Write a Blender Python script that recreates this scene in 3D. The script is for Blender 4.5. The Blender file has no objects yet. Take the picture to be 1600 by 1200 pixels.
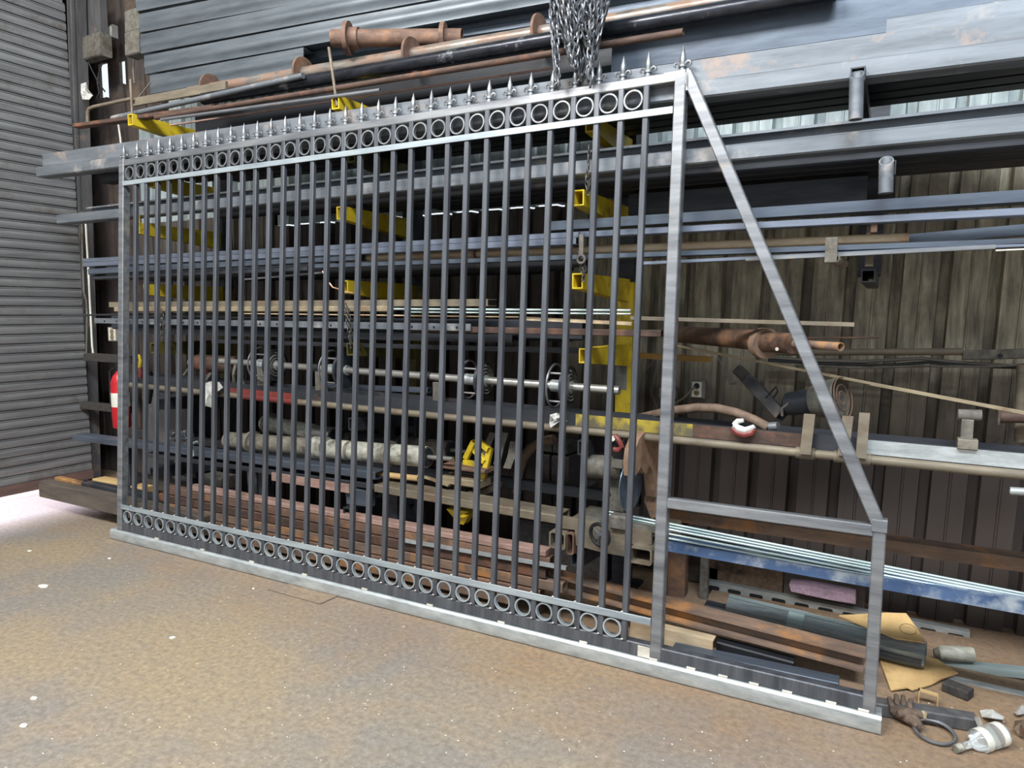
import bpy, bmesh, math, random
from mathutils import Vector, Matrix
random.seed(7)
PI = math.pi
S = bpy.context.scene
COL = S.collection

# ------------------------------------------------------------------ camera, sky, sun, lights, exposure
FPX, PITCH, YAW, ROLL, EYE = 1095.5, -0.102984, -0.494250, 0.0036135, 1.541
fw = Vector((math.sin(YAW)*math.cos(PITCH), math.cos(YAW)*math.cos(PITCH), math.sin(PITCH)))
r0 = fw.cross(Vector((0, 0, 1))).normalized(); u0 = r0.cross(fw)
RT = math.cos(ROLL)*r0 + math.sin(ROLL)*u0
UP = -math.sin(ROLL)*r0 + math.cos(ROLL)*u0
EYEV = Vector((0, 0, EYE))
cd = bpy.data.cameras.new('camera'); cam = bpy.data.objects.new('camera', cd); COL.objects.link(cam)
cd.sensor_width = 36; cd.lens = FPX/1600*36; cd.clip_end = 200
m = Matrix.Identity(4)
for i in range(3):
    m[i][0] = RT[i]; m[i][1] = UP[i]; m[i][2] = -fw[i]; m[i][3] = EYEV[i]
cam.matrix_world = m
S.camera = cam
S.view_settings.view_transform = 'Standard'; S.view_settings.look = 'None'
S.view_settings.gamma = 1; S.view_settings.use_curve_mapping = False
S.view_settings.exposure = 0.0
W = bpy.data.worlds.new('overcast_sky'); S.world = W; W.use_nodes = True
W.node_tree.nodes['Background'].inputs[0].default_value = (0.86, 0.93, 1.0, 1)
W.node_tree.nodes['Background'].inputs[1].default_value = 1.1
sl = bpy.data.lights.new('sun', 'SUN'); sl.energy = 70; sl.angle = math.radians(3); sl.color = (0.88, 0.82, 1.0)
so = bpy.data.objects.new('sun', sl); COL.objects.link(so)
so.rotation_euler = Vector((1, -0.05, -0.075)).to_track_quat('-Z', 'Y').to_euler()
def area(name, loc, target, size, sy, energy, color):
    l = bpy.data.lights.new(name, 'AREA'); l.shape = 'RECTANGLE'; l.size = size; l.size_y = sy
    l.energy = energy; l.color = color
    o = bpy.data.objects.new(name, l); COL.objects.link(o); o.location = loc
    o.rotation_euler = (Vector(target)-Vector(loc)).to_track_quat('-Z', 'Y').to_euler()
    return o
# unseen overhead lights added before the racks to brighten floor and front faces
area('overhead_fill', (0.9, -1.0, 6.2), (0.0, 2.9, 1.5), 3.2, 1.6, 900, (0.84, 0.92, 1.0))
area('overhead_fill', (-3.2, -1.2, 6.2), (-3.2, 2.6, 0.8), 3.2, 1.6, 850, (1.0, 0.97, 0.93))

# ------------------------------------------------------------------ points
def ray(x, y): return RT*((x-800)/FPX) + UP*((600-y)/FPX) + fw
def P(x, y, Y): d = ray(x, y); return EYEV + d*(Y/d.y)
def PX(x, y, X): d = ray(x, y); return EYEV + d*(X/d.x)
def PZ(x, y, Z=0.0): d = ray(x, y); return EYEV + d*((Z-EYE)/d.z)

# ------------------------------------------------------------------ materials
def lin(c): return tuple((v/12.92 if v <= .04045 else ((v+.055)/1.055)**2.4) for v in c)
def rgb(*c): return lin([v/255 for v in c])
MATS = {}
def mat(name, c1, c2=None, rust=None, ramt=0.0, metal=0.0, rough=0.55, sc=6.0, stretch=(0.12, 1, 1), bump=0.15, rsc=5.0, spec=0.4):
    c2 = c2 or tuple(v*.7 for v in c1)
    M = bpy.data.materials.new(name); M.use_nodes = True; nt = M.node_tree; N = nt.nodes; Lk = nt.links
    b = N['Principled BSDF']
    tc = N.new('ShaderNodeTexCoord'); oi = N.new('ShaderNodeObjectInfo')
    mu = N.new('ShaderNodeVectorMath'); mu.operation = 'SCALE'; Lk.new(oi.outputs['Random'], mu.inputs['Scale']); mu.inputs[0].default_value = (13, 27, 41)
    ad = N.new('ShaderNodeVectorMath'); ad.operation = 'ADD'; Lk.new(tc.outputs['Object'], ad.inputs[0]); Lk.new(mu.outputs[0], ad.inputs[1])
    mp = N.new('ShaderNodeMapping'); mp.inputs['Scale'].default_value = stretch; Lk.new(ad.outputs[0], mp.inputs['Vector'])
    n1 = N.new('ShaderNodeTexNoise'); n1.inputs['Scale'].default_value = sc*4; n1.inputs['Detail'].default_value = 6; n1.inputs['Roughness'].default_value = .65
    Lk.new(mp.outputs[0], n1.inputs['Vector'])
    cr = N.new('ShaderNodeValToRGB'); cr.color_ramp.elements[0].position = .32; cr.color_ramp.elements[1].position = .68
    cr.color_ramp.elements[0].color = (*c2, 1); cr.color_ramp.elements[1].color = (*c1, 1)
    Lk.new(n1.outputs['Fac'], cr.inputs['Fac'])
    out = cr.outputs['Color']; mfac = None
    if rust and ramt > 0:
        n2 = N.new('ShaderNodeTexNoise'); n2.inputs['Scale'].default_value = rsc; n2.inputs['Detail'].default_value = 7; n2.inputs['Roughness'].default_value = .7
        Lk.new(ad.outputs[0], n2.inputs['Vector'])
        r2 = N.new('ShaderNodeValToRGB'); th = .72-.44*ramt
        r2.color_ramp.elements[0].position = th-.06; r2.color_ramp.elements[1].position = th+.08
        Lk.new(n2.outputs['Fac'], r2.inputs['Fac'])
        mx = N.new('ShaderNodeMixRGB'); Lk.new(r2.outputs['Color'], mx.inputs['Fac']); Lk.new(out, mx.inputs[1]); mx.inputs[2].default_value = (*rust, 1)
        out = mx.outputs[0]
        if metal > 0:
            mm = N.new('ShaderNodeMath'); mm.operation = 'MULTIPLY_ADD'; Lk.new(r2.outputs['Color'], mm.inputs[0]); mm.inputs[1].default_value = -metal; mm.inputs[2].default_value = metal
            Lk.new(mm.outputs[0], b.inputs['Metallic'])
    elif metal > 0: b.inputs['Metallic'].default_value = metal
    if metal > 0 and not (rust and ramt > 0): b.inputs['Metallic'].default_value = metal
    Lk.new(out, b.inputs['Base Color'])
    rr = N.new('ShaderNodeMath'); rr.operation = 'MULTIPLY_ADD'; Lk.new(n1.outputs['Fac'], rr.inputs[0]); rr.inputs[1].default_value = -.3; rr.inputs[2].default_value = rough+.15
    Lk.new(rr.outputs[0], b.inputs['Roughness'])
    b.inputs['Specular IOR Level'].default_value = spec
    if bump:
        bp = N.new('ShaderNodeBump'); bp.inputs['Strength'].default_value = bump; bp.inputs['Distance'].default_value = .004
        Lk.new(n1.outputs['Fac'], bp.inputs['Height']); Lk.new(bp.outputs[0], b.inputs['Normal'])
    MATS[name] = M
    return M
RUST = rgb(112, 84, 66); ORUST = rgb(150, 104, 64); DRUST = rgb(78, 62, 54)
mat('bare_steel', rgb(146, 148, 150), rgb(94, 96, 100), rgb(150, 128, 100), .1, .55, .42, 5)
mat('bright_weld', rgb(225, 222, 210), rgb(170, 165, 150), None, 0, .3, .5, 10)
mat('picket_steel', rgb(100, 103, 108), rgb(62, 64, 69), None, 0, .45, .42, 5, (1, 1, .1))
mat('flat_bar_steel', rgb(178, 188, 190), rgb(126, 135, 142), None, 0, .45, .42, 5)
mat('galvanised', rgb(196, 202, 202), rgb(150, 156, 156), None, 0, .5, .42, 7, (.3, 1, 1))
mat('galv_bright', rgb(205, 222, 220), rgb(140, 158, 158), None, 0, .5, .35, 4, (.06, 1, 1))
mat('grey_beam', rgb(122, 127, 132), rgb(90, 95, 100), rgb(146, 142, 138), .25, .35, .5, 4)
mat('grey_beam_rusty', rgb(124, 130, 135), rgb(94, 99, 104), rgb(142, 126, 116), .3, .3, .55, 4)
mat('slate_steel', rgb(92, 101, 112), rgb(64, 71, 81), None, 0, .4, .45, 5)
mat('lilac_steel', rgb(124, 131, 145), rgb(88, 95, 108), None, 0, .45, .42, 5)
mat('purlin_steel', rgb(112, 119, 124), rgb(74, 80, 86), None, 0, .5, .42, 3, (.15, 1, 1))
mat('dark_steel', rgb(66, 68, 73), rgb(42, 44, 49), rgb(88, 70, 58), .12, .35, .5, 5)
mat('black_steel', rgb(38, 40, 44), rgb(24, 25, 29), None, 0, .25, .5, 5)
mat('black_pipe', rgb(62, 64, 70), rgb(30, 31, 36), rgb(150, 152, 155), .12, .6, .28, 8, (.3, 1, 1), .2)
mat('shiny_pipe', rgb(176, 170, 160), rgb(92, 84, 77), rgb(128, 104, 88), .5, .6, .32, 6, (.15, 1, 1), .25)
mat('rust_brown', rgb(122, 94, 78), rgb(84, 66, 57), rgb(140, 104, 76), .3, .1, .7, 6, (.3, 1, 1), .35)
mat('rust_dark', rgb(92, 70, 58), rgb(58, 46, 42), rgb(120, 80, 58), .25, .1, .7, 6, (.3, 1, 1), .3)
mat('rust_orange', rgb(132, 108, 90), rgb(94, 80, 72), rgb(160, 112, 66), .33, .05, .75, 5, (.3, 1, 1), .4)
mat('rust_pink', rgb(166, 136, 124), rgb(128, 103, 94), rgb(116, 88, 72), .3, 0, .75, 6, (.25, 1, 1), .3)
mat('rust_tan', rgb(192, 174, 144), rgb(152, 128, 100), rgb(156, 116, 86), .3, .1, .65, 5, (.2, 1, 1), .3)
mat('rust_red_pipe', rgb(104, 80, 68), rgb(58, 51, 47), rgb(132, 98, 74), .35, .25, .5, 7, (.4, 1, 1), .4)
mat('tan_steel', rgb(160, 146, 118), rgb(120, 108, 88), rgb(110, 88, 66), .3, .15, .6, 5, (.2, 1, 1), .2)
mat('dull_tan', rgb(128, 118, 100), rgb(96, 88, 76), rgb(100, 76, 58), .25, .15, .6, 5, (.2, 1, 1), .2)
mat('yellow_paint', rgb(202, 176, 38), rgb(176, 150, 34), rgb(72, 66, 48), .26, 0, .5, 5, (.6, .6, .6), .1)
mat('worn_yellow', rgb(188, 164, 52), rgb(150, 134, 52), rgb(92, 86, 66), .5, 0, .55, 5, (.4, .6, .6), .1)
mat('olive_paint', rgb(104, 98, 42), rgb(78, 74, 36), rgb(52, 48, 40), .4, 0, .55, 5, (.6, .6, .6), .1)
mat('amber_paint', rgb(150, 112, 40), rgb(112, 84, 40), DRUST, .3, 0, .6, 5)
mat('red_paint', rgb(128, 56, 50), rgb(98, 46, 43), rgb(90, 64, 58), .25, 0, .45, 5)
mat('extinguisher_red', rgb(190, 30, 40), rgb(165, 24, 34), None, 0, 0, .35, 3)
mat('blue_paint', rgb(78, 100, 136), rgb(58, 80, 112), rgb(140, 148, 154), .42, .2, .4, 3, (.3, 1, 1))
mat('white_cloth', rgb(206, 206, 200), rgb(160, 160, 154), None, 0, 0, .9, 8, (1, 1, 1), .5)
mat('white_plastic', rgb(218, 216, 204), rgb(196, 194, 182), None, 0, 0, .5, 3)
mat('grey_plastic', rgb(120, 120, 116), rgb(96, 96, 92), None, 0, 0, .6, 5)
mat('grime_grey', rgb(112, 108, 98), rgb(78, 76, 70), rgb(70, 58, 48), .3, .1, .7, 8, (1, 1, 1), .4)
mat('roller_white', rgb(186, 184, 170), rgb(130, 128, 116), rgb(70, 66, 58), .3, 0, .6, 9, (.5, 1, 1), .3)
mat('roller_grey', rgb(136, 130, 116), rgb(92, 88, 80), rgb(60, 54, 48), .3, .2, .55, 8, (.5, 1, 1), .3)
mat('chrome_shaft', rgb(205, 203, 196), rgb(150, 148, 142), None, 0, .75, .3, 6)
mat('rubber_black', rgb(32, 32, 34), rgb(22, 22, 24), None, 0, 0, .6, 6, (1, 1, 1))
mat('hose_brown', rgb(118, 98, 82), rgb(88, 72, 60), None, 0, 0, .75, 8, (1, 1, 1))
mat('cable_grey', rgb(112, 106, 98), rgb(86, 82, 76), None, 0, 0, .7, 6)
mat('wood', rgb(196, 168, 118), rgb(164, 132, 86), None, 0, 0, .7, 6, (.12, 1, 1))
mat('old_timber', rgb(96, 86, 76), rgb(66, 60, 55), None, 0, 0, .8, 6, (.12, 1, 1), .4)
mat('orange_board', rgb(172, 128, 76), rgb(130, 96, 60), DRUST, .25, 0, .7, 6, (.2, 1, 1))
mat('cardboard', rgb(196, 164, 112), rgb(178, 146, 98), rgb(150, 118, 78), .25, 0, .85, 3, (1, .3, 1), .1)
mat('dirt_board', rgb(124, 102, 82), rgb(84, 70, 58), rgb(60, 50, 44), .3, 0, .9, 9, (1, 1, 1), .6)
mat('gutter_steel', rgb(172, 182, 182), rgb(84, 92, 96), None, 0, .35, .28, 4, (.05, 1.5, 1.5), .1)
mat('pink_foam', rgb(196, 170, 184), rgb(160, 132, 148), rgb(110, 96, 98), .25, 0, .95, 20, (1, 1, 1), .8)
mat('glove', rgb(112, 94, 80), rgb(78, 64, 54), rgb(160, 142, 112), .2, 0, .9, 14, (1, 1, 1), .6)
mat('jamb_steel', rgb(92, 90, 90), rgb(62, 62, 64), rgb(120, 104, 90), .2, .1, .65, 5, (1, 1, .15))
mat('corner_board', rgb(76, 66, 60), rgb(50, 45, 43), rgb(92, 76, 64), .3, 0, .8, 5, (1, 1, .15))
mat('soot_block', rgb(66, 62, 58), rgb(42, 40, 39), None, 0, 0, .9, 10, (1, 1, 1), .5)
mat('copper_wire', rgb(214, 170, 140), rgb(180, 130, 104), None, 0, .5, .4, 6)
mat('chain_steel', rgb(116, 118, 122), rgb(74, 76, 80), None, 0, .55, .38, 10, (1, 1, 1), 0)
mat('chain_dark', rgb(96, 94, 90), rgb(60, 58, 56), None, 0, .4, .5, 10, (1, 1, 1), 0)
mat('blade_blue', rgb(112, 132, 150), rgb(76, 92, 108), None, 0, .5, .35, 8, (1, 1, 1))
mat('guard_rust', rgb(150, 124, 102), rgb(126, 96, 76), rgb(110, 70, 50), .3, .05, .75, 6, (1, 1, 1), .3)
mat('flyer_print', rgb(120, 92, 60), rgb(130, 100, 66), None, 0, 0, .9, 6, (1, 1, 1), 0)
mat('ceiling_sheet', rgb(120, 122, 124), rgb(100, 102, 104), None, 0, .1, .7, 3)
mat('dust_white', rgb(226, 222, 212), rgb(200, 194, 180), None, 0, 0, .9, 8, (1, 1, 1), 0)
mat('slat_steel', rgb(150, 150, 150), rgb(112, 112, 114), rgb(92, 88, 84), .3, .45, .45, 2.2, (1, .18, 3), .1, 2.0)
mat('slat_bottom', rgb(112, 88, 82), rgb(86, 70, 66), None, 0, .2, .6, 3, (1, .2, 1))
g = bpy.data.materials.new('bottle_glass'); g.use_nodes = True; b = g.node_tree.nodes['Principled BSDF']
b.inputs['Base Color'].default_value = (.9, .93, .9, 1); b.inputs['Transmission Weight'].default_value = .85; b.inputs['Roughness'].default_value = .12; b.inputs['IOR'].default_value = 1.3
MATS['bottle_glass'] = g

def floor_mat():
    M = bpy.data.materials.new('dusty_concrete'); M.use_nodes = True; nt = M.node_tree; N = nt.nodes; L = nt.links; b = N['Principled BSDF']
    tc = N.new('ShaderNodeTexCoord')
    def noise(sc, det=6, ro=.6):
        n = N.new('ShaderNodeTexNoise'); n.inputs['Scale'].default_value = sc; n.inputs['Detail'].default_value = det; n.inputs['Roughness'].default_value = ro
        L.new(tc.outputs['Object'], n.inputs['Vector']); return n
    def ramp(src, p0, p1, c0=(0, 0, 0), c1=(1, 1, 1)):
        r = N.new('ShaderNodeValToRGB'); e = r.color_ramp.elements; e[0].position = p0; e[1].position = p1
        e[0].color = (*c0, 1); e[1].color = (*c1, 1); L.new(src, r.inputs['Fac']); return r.outputs['Color']
    def mix(f, a, bb, k=1.0):
        x = N.new('ShaderNodeMixRGB')
        if k != 1.0:
            q = N.new('ShaderNodeMath'); q.operation = 'MULTIPLY'; q.inputs[1].default_value = k; L.new(f, q.inputs[0]); f = q.outputs[0]
        L.new(f, x.inputs['Fac'])
        for i, v in ((1, a), (2, bb)):
            if isinstance(v, tuple): x.inputs[i].default_value = (*v, 1)
            else: L.new(v, x.inputs[i])
        return x.outputs[0]
    nb = noise(.9, 5, .55); nm = noise(3.2, 7, .6); nf = noise(38, 6, .75); ns = noise(70, 3, .6); nd = noise(22, 4, .7)
    base = mix(ramp(nb.outputs['Fac'], .42, .6), rgb(140, 134, 126), rgb(160, 144, 118))
    base = mix(ramp(nm.outputs['Fac'], .5, .72), base, rgb(168, 146, 114), .5)
    # reddish dust swept against the racks: grows towards the wall (+y) and the right
    sx = N.new('ShaderNodeSeparateXYZ'); L.new(tc.outputs['Object'], sx.inputs[0])
    q = N.new('ShaderNodeMath'); q.operation = 'MULTIPLY_ADD'; L.new(nm.outputs['Fac'], q.inputs[0]); q.inputs[1].default_value = 1.1; L.new(sx.outputs['Y'], q.inputs[2])
    q2 = N.new('ShaderNodeMath'); q2.operation = 'MULTIPLY_ADD'; L.new(sx.outputs['X'], q2.inputs[0]); q2.inputs[1].default_value = .12; L.new(q.outputs[0], q2.inputs[2])
    q3 = N.new('ShaderNodeMath'); q3.operation = 'MULTIPLY'; L.new(q2.outputs[0], q3.inputs[0]); q3.inputs[1].default_value = .2
    base = mix(ramp(q3.outputs[0], .5, .68), base, rgb(148, 116, 86), .75)
    base = mix(ramp(nf.outputs['Fac'], .35, .7, (1, 1, 1), (0, 0, 0)), base, rgb(80, 71, 62), .6)
    mp2 = N.new('ShaderNodeMapping'); mp2.inputs['Rotation'].default_value = (0, 0, .6); mp2.inputs['Scale'].default_value = (1.2, 9, 1); L.new(tc.outputs['Object'], mp2.inputs['Vector'])
    nsc = N.new('ShaderNodeTexNoise'); nsc.inputs['Scale'].default_value = 5; nsc.inputs['Detail'].default_value = 8; nsc.inputs['Roughness'].default_value = .75; L.new(mp2.outputs[0], nsc.inputs['Vector'])
    base = mix(ramp(nsc.outputs['Fac'], .5, .68), base, rgb(118, 112, 104), .5)
    base = mix(ramp(nsc.outputs['Fac'], .3, .42, (1, 1, 1), (0, 0, 0)), base, rgb(168, 152, 126), .4)
    base = mix(ramp(nd.outputs['Fac'], .66, .72), base, rgb(196, 184, 160), .5)
    base = mix(ramp(ns.outputs['Fac'], .735, .76), base, rgb(226, 220, 206), .8)
    base = mix(ramp(ns.outputs['Fac'], .25, .28, (1, 1, 1), (0, 0, 0)), base, rgb(70, 60, 52), .6)
    L.new(base, b.inputs['Base Color']); b.inputs['Roughness'].default_value = .8; b.inputs['Specular IOR Level'].default_value = .25
    bp = N.new('ShaderNodeBump'); bp.inputs['Strength'].default_value = .3; bp.inputs['Distance'].default_value = .003
    L.new(nf.outputs['Fac'], bp.inputs['Height']); L.new(bp.outputs[0], b.inputs['Normal'])
    return M
MATS['dusty_concrete'] = floor_mat()

def wall_mat(name, clean, dirt, brown, zmid):
    M = bpy.data.materials.new(name); M.use_nodes = True; nt = M.node_tree; N = nt.nodes; L = nt.links; b = N['Principled BSDF']
    ge = N.new('ShaderNodeNewGeometry')
    def noise(sc, det, vec):
        n = N.new('ShaderNodeTexNoise'); n.inputs['Scale'].default_value = sc; n.inputs['Detail'].default_value = det; n.inputs['Roughness'].default_value = .65
        L.new(vec, n.inputs['Vector']); return n.outputs['Fac']
    mp = N.new('ShaderNodeMapping'); mp.inputs['Scale'].default_value = (1, 1, .12); L.new(ge.outputs['Position'], mp.inputs['Vector'])
    streak = noise(26, 5, mp.outputs[0]); blot = noise(2.3, 6, ge.outputs['Position']); spot = noise(17, 4, ge.outputs['Position'])
    sx = N.new('ShaderNodeSeparateXYZ'); L.new(ge.outputs['Position'], sx.inputs[0])
    def ramp(src, p0, p1):
        r = N.new('ShaderNodeMapRange'); r.inputs['From Min'].default_value = p0; r.inputs['From Max'].default_value = p1; L.new(src, r.inputs['Value']); return r.outputs[0]
    def mix(f, a, bb):
        x = N.new('ShaderNodeMixRGB'); L.new(f, x.inputs['Fac'])
        for i, v in ((1, a), (2, bb)):
            if isinstance(v, tuple): x.inputs[i].default_value = (*v, 1)
            else: L.new(v, x.inputs[i])
        return x.outputs[0]
    def mul(a, k):
        q = N.new('ShaderNodeMath'); q.operation = 'MULTIPLY'; L.new(a, q.inputs[0])
        if isinstance(k, float): q.inputs[1].default_value = k
        else: L.new(k, q.inputs[1])
        return q.outputs[0]
    c = mix(ramp(streak, .35, .65), dirt, clean)
    c = mix(ramp(blot, .45, .65), c, dirt)
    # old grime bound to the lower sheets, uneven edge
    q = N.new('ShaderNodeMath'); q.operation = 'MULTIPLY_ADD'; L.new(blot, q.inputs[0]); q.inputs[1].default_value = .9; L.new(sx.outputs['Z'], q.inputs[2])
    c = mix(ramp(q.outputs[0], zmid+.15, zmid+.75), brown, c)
    c = mix(mul(ramp(spot, .66, .74), .5), c, tuple(v*.35 for v in dirt))
    L.new(c, b.inputs['Base Color']); b.inputs['Roughness'].default_value = .7; b.inputs['Specular IOR Level'].default_value = .3
    MATS[name] = M
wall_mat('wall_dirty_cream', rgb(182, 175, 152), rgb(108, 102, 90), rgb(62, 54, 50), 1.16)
wall_mat('wall_shaded', rgb(98, 90, 80), rgb(62, 57, 53), rgb(54, 47, 43), 1.12)  # darker sheet colour with the deep shade behind the gate painted in
wall_mat('wall_pale', rgb(176, 186, 184), rgb(128, 138, 140), rgb(100, 100, 98), -1.0)

# ------------------------------------------------------------------ mesh helpers
class MB:
    def __init__(s): s.v = []; s.f = []; s.sm = []
    def add(s, vs, fs, smooth=False):
        o = len(s.v); s.v += [tuple(v) for v in vs]
        for f in fs: s.f.append([i+o for i in f]); s.sm.append(smooth)
        return s
    def prism(s, loop, L, frame=None, x0=0.0, cap=True, smooth=False):
        """loop of (y,z) extruded along local x from x0 to x0+L"""
        n = len(loop); F = frame or (lambda p: p)
        vs = [F(Vector((x0, a, c))) for a, c in loop]+[F(Vector((x0+L, a, c))) for a, c in loop]
        fs = [[i, (i+1) % n, n+(i+1) % n, n+i] for i in range(n)]
        s.add(vs, fs, smooth)
        if cap: s.add(vs, [list(range(n))[::-1], list(range(n, 2*n))])
        return s
    def tube(s, outer, inner, L, frame=None, x0=0.0, smooth=False):
        n = len(outer); F = frame or (lambda p: p)
        vs = []
        for x in (x0, x0+L):
            for lp in (outer, inner): vs += [F(Vector((x, a, c))) for a, c in lp]
        fs = []
        for i in range(n):
            j = (i+1) % n
            fs += [[i, j, 2*n+j, 2*n+i], [n+j, n+i, 3*n+i, 3*n+j], [j, i, n+i, n+j], [2*n+i, 2*n+j, 3*n+j, 3*n+i]]
        o = len(s.v); s.add(vs, fs, smooth); return s
    def box(s, lo, hi, frame=None, bev=0.0):
        (x0, y0, z0), (x1, y1, z1) = lo, hi
        b = bev
        if b: loop = [(y0+b, z0), (y1-b, z0), (y1, z0+b), (y1, z1-b), (y1-b, z1), (y0+b, z1), (y0, z1-b), (y0, z0+b)]
        else: loop = [(y0, z0), (y1, z0), (y1, z1), (y0, z1)]
        return s.prism(loop, x1-x0, frame, x0)
    def cyl(s, A, B, r1, r2=None, n=20, cap=True, hollow=0.0):
        A = Vector(A); B = Vector(B); r2 = r1 if r2 is None else r2
        ax = (B-A).normalized(); a = ax.orthogonal().normalized(); c = ax.cross(a)
        def ring(C, r): return [C+(a*math.cos(2*PI*i/n)+c*math.sin(2*PI*i/n))*r for i in range(n)]
        if hollow:
            vs = ring(A, r1)+ring(A, r1-hollow)+ring(B, r2)+ring(B, r2-hollow); fs = []
            for i in range(n):
                j = (i+1) % n
                fs += [[i, j, 2*n+j, 2*n+i], [n+j, n+i, 3*n+i, 3*n+j], [j, i, n+i, n+j], [2*n+i, 2*n+j, 3*n+j, 3*n+i]]
            return s.add(vs, fs, True)
        vs = ring(A, r1)+ring(B, r2)
        s.add(vs, [[i, (i+1) % n, n+(i+1) % n, n+i] for i in range(n)], True)
        if cap: s.add(vs, [list(range(n))[::-1], list(range(n, 2*n))])
        return s
    def lathe(s, prof, A, B, n=16):
        """prof [(t along metres, r)] about axis A->B"""
        A = Vector(A); ax = (Vector(B)-A).normalized(); a = ax.orthogonal().normalized(); c = ax.cross(a)
        vs = []
        for t, r in prof: vs += [A+ax*t+(a*math.cos(2*PI*i/n)+c*math.sin(2*PI*i/n))*r for i in range(n)]
        fs = []
        for k in range(len(prof)-1):
            for i in range(n):
                j = (i+1) % n; fs.append([k*n+i, k*n+j, (k+1)*n+j, (k+1)*n+i])
        s.add(vs, fs, True); k = (len(prof)-1)*n
        return s.add(vs, [list(range(n))[::-1], list(range(k, k+n))])
    def path(s, pts, r, n=8, closed=False):
        pts = [Vector(p) for p in pts]; N = len(pts); vs = []
        prev = None
        for k in range(N):
            if closed: t = pts[(k+1) % N]-pts[k-1]
            else: t = pts[min(k+1, N-1)]-pts[max(k-1, 0)]
            t.normalize()
            if prev is None: a = t.orthogonal().normalized()
            else: a = (prev-t*prev.dot(t)).normalized()
            prev = a; c = t.cross(a); rr = r[k] if isinstance(r, (list, tuple)) else r
            vs += [pts[k]+(a*math.cos(2*PI*i/n)+c*math.sin(2*PI*i/n))*rr for i in range(n)]
        fs = []
        for k in range(N if closed else N-1):
            for i in range(n):
                j = (i+1) % n; k2 = (k+1) % N; fs.append([k*n+i, k*n+j, k2*n+j, k2*n+i])
        s.add(vs, fs, True)
        if not closed: s.add(vs, [list(range(n))[::-1], list(range((N-1)*n, N*n))])
        return s
    def torus(s, C, axis, R, r, n=28, k=8):
        axis = Vector(axis).normalized(); a = axis.orthogonal().normalized(); c = axis.cross(a)
        return s.path([Vector(C)+(a*math.cos(2*PI*i/n)+c*math.sin(2*PI*i/n))*R for i in range(n)], r, k, True)
    def mesh(s, name, M):
        me = bpy.data.meshes.new(name); me.from_pydata(s.v, [], s.f); me.update()
        bmm = bmesh.new(); bmm.from_mesh(me); bmesh.ops.recalc_face_normals(bmm, faces=bmm.faces); bmm.to_mesh(me); bmm.free()
        me.polygons.foreach_set('use_smooth', s.sm)
        me.set_sharp_from_angle(angle=math.radians(40))
        me.materials.append(MATS[M]); return me
def link(name, me, parent=None, M=None):
    o = bpy.data.objects.new(name, me); COL.objects.link(o)
    if parent is not None: o.parent = parent
    if M is not None: o.matrix_local = M
    return o
def part(name, mb, mt, parent, M=None): return link(name, mb.mesh(name, mt), parent, M)
def tag(o, label, cat, group=None):
    o['label'] = label; o['category'] = cat
    if group: o['group'] = group
    return o
def thing(name, mb, mt, label, cat, group=None, M=None):
    return tag(link(name, mb.mesh(name, mt), None, M), label, cat, group)
def empty(name, label, cat, loc=(0, 0, 0), group=None, M=None):
    o = bpy.data.objects.new(name, None); COL.objects.link(o); o.empty_display_size = .1
    o.matrix_world = M if M is not None else Matrix.Translation(loc)
    return tag(o, label, cat, group)
def struct(name, mb, mt):
    o = link(name, mb.mesh(name, mt)); o['kind'] = 'structure'; return o
def rect(y0, z0, y1, z1, c=0.0):
    if c <= 0: return [(y0, z0), (y1, z0), (y1, z1), (y0, z1)]
    return [(y0+c, z0), (y1-c, z0), (y1, z0+c), (y1, z1-c), (y1-c, z1), (y0+c, z1), (y0, z1-c), (y0, z0+c)]
def circ(cy, cz, r, n=20): return [(cy+r*math.cos(2*PI*i/n), cz+r*math.sin(2*PI*i/n)) for i in range(n)]
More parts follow.
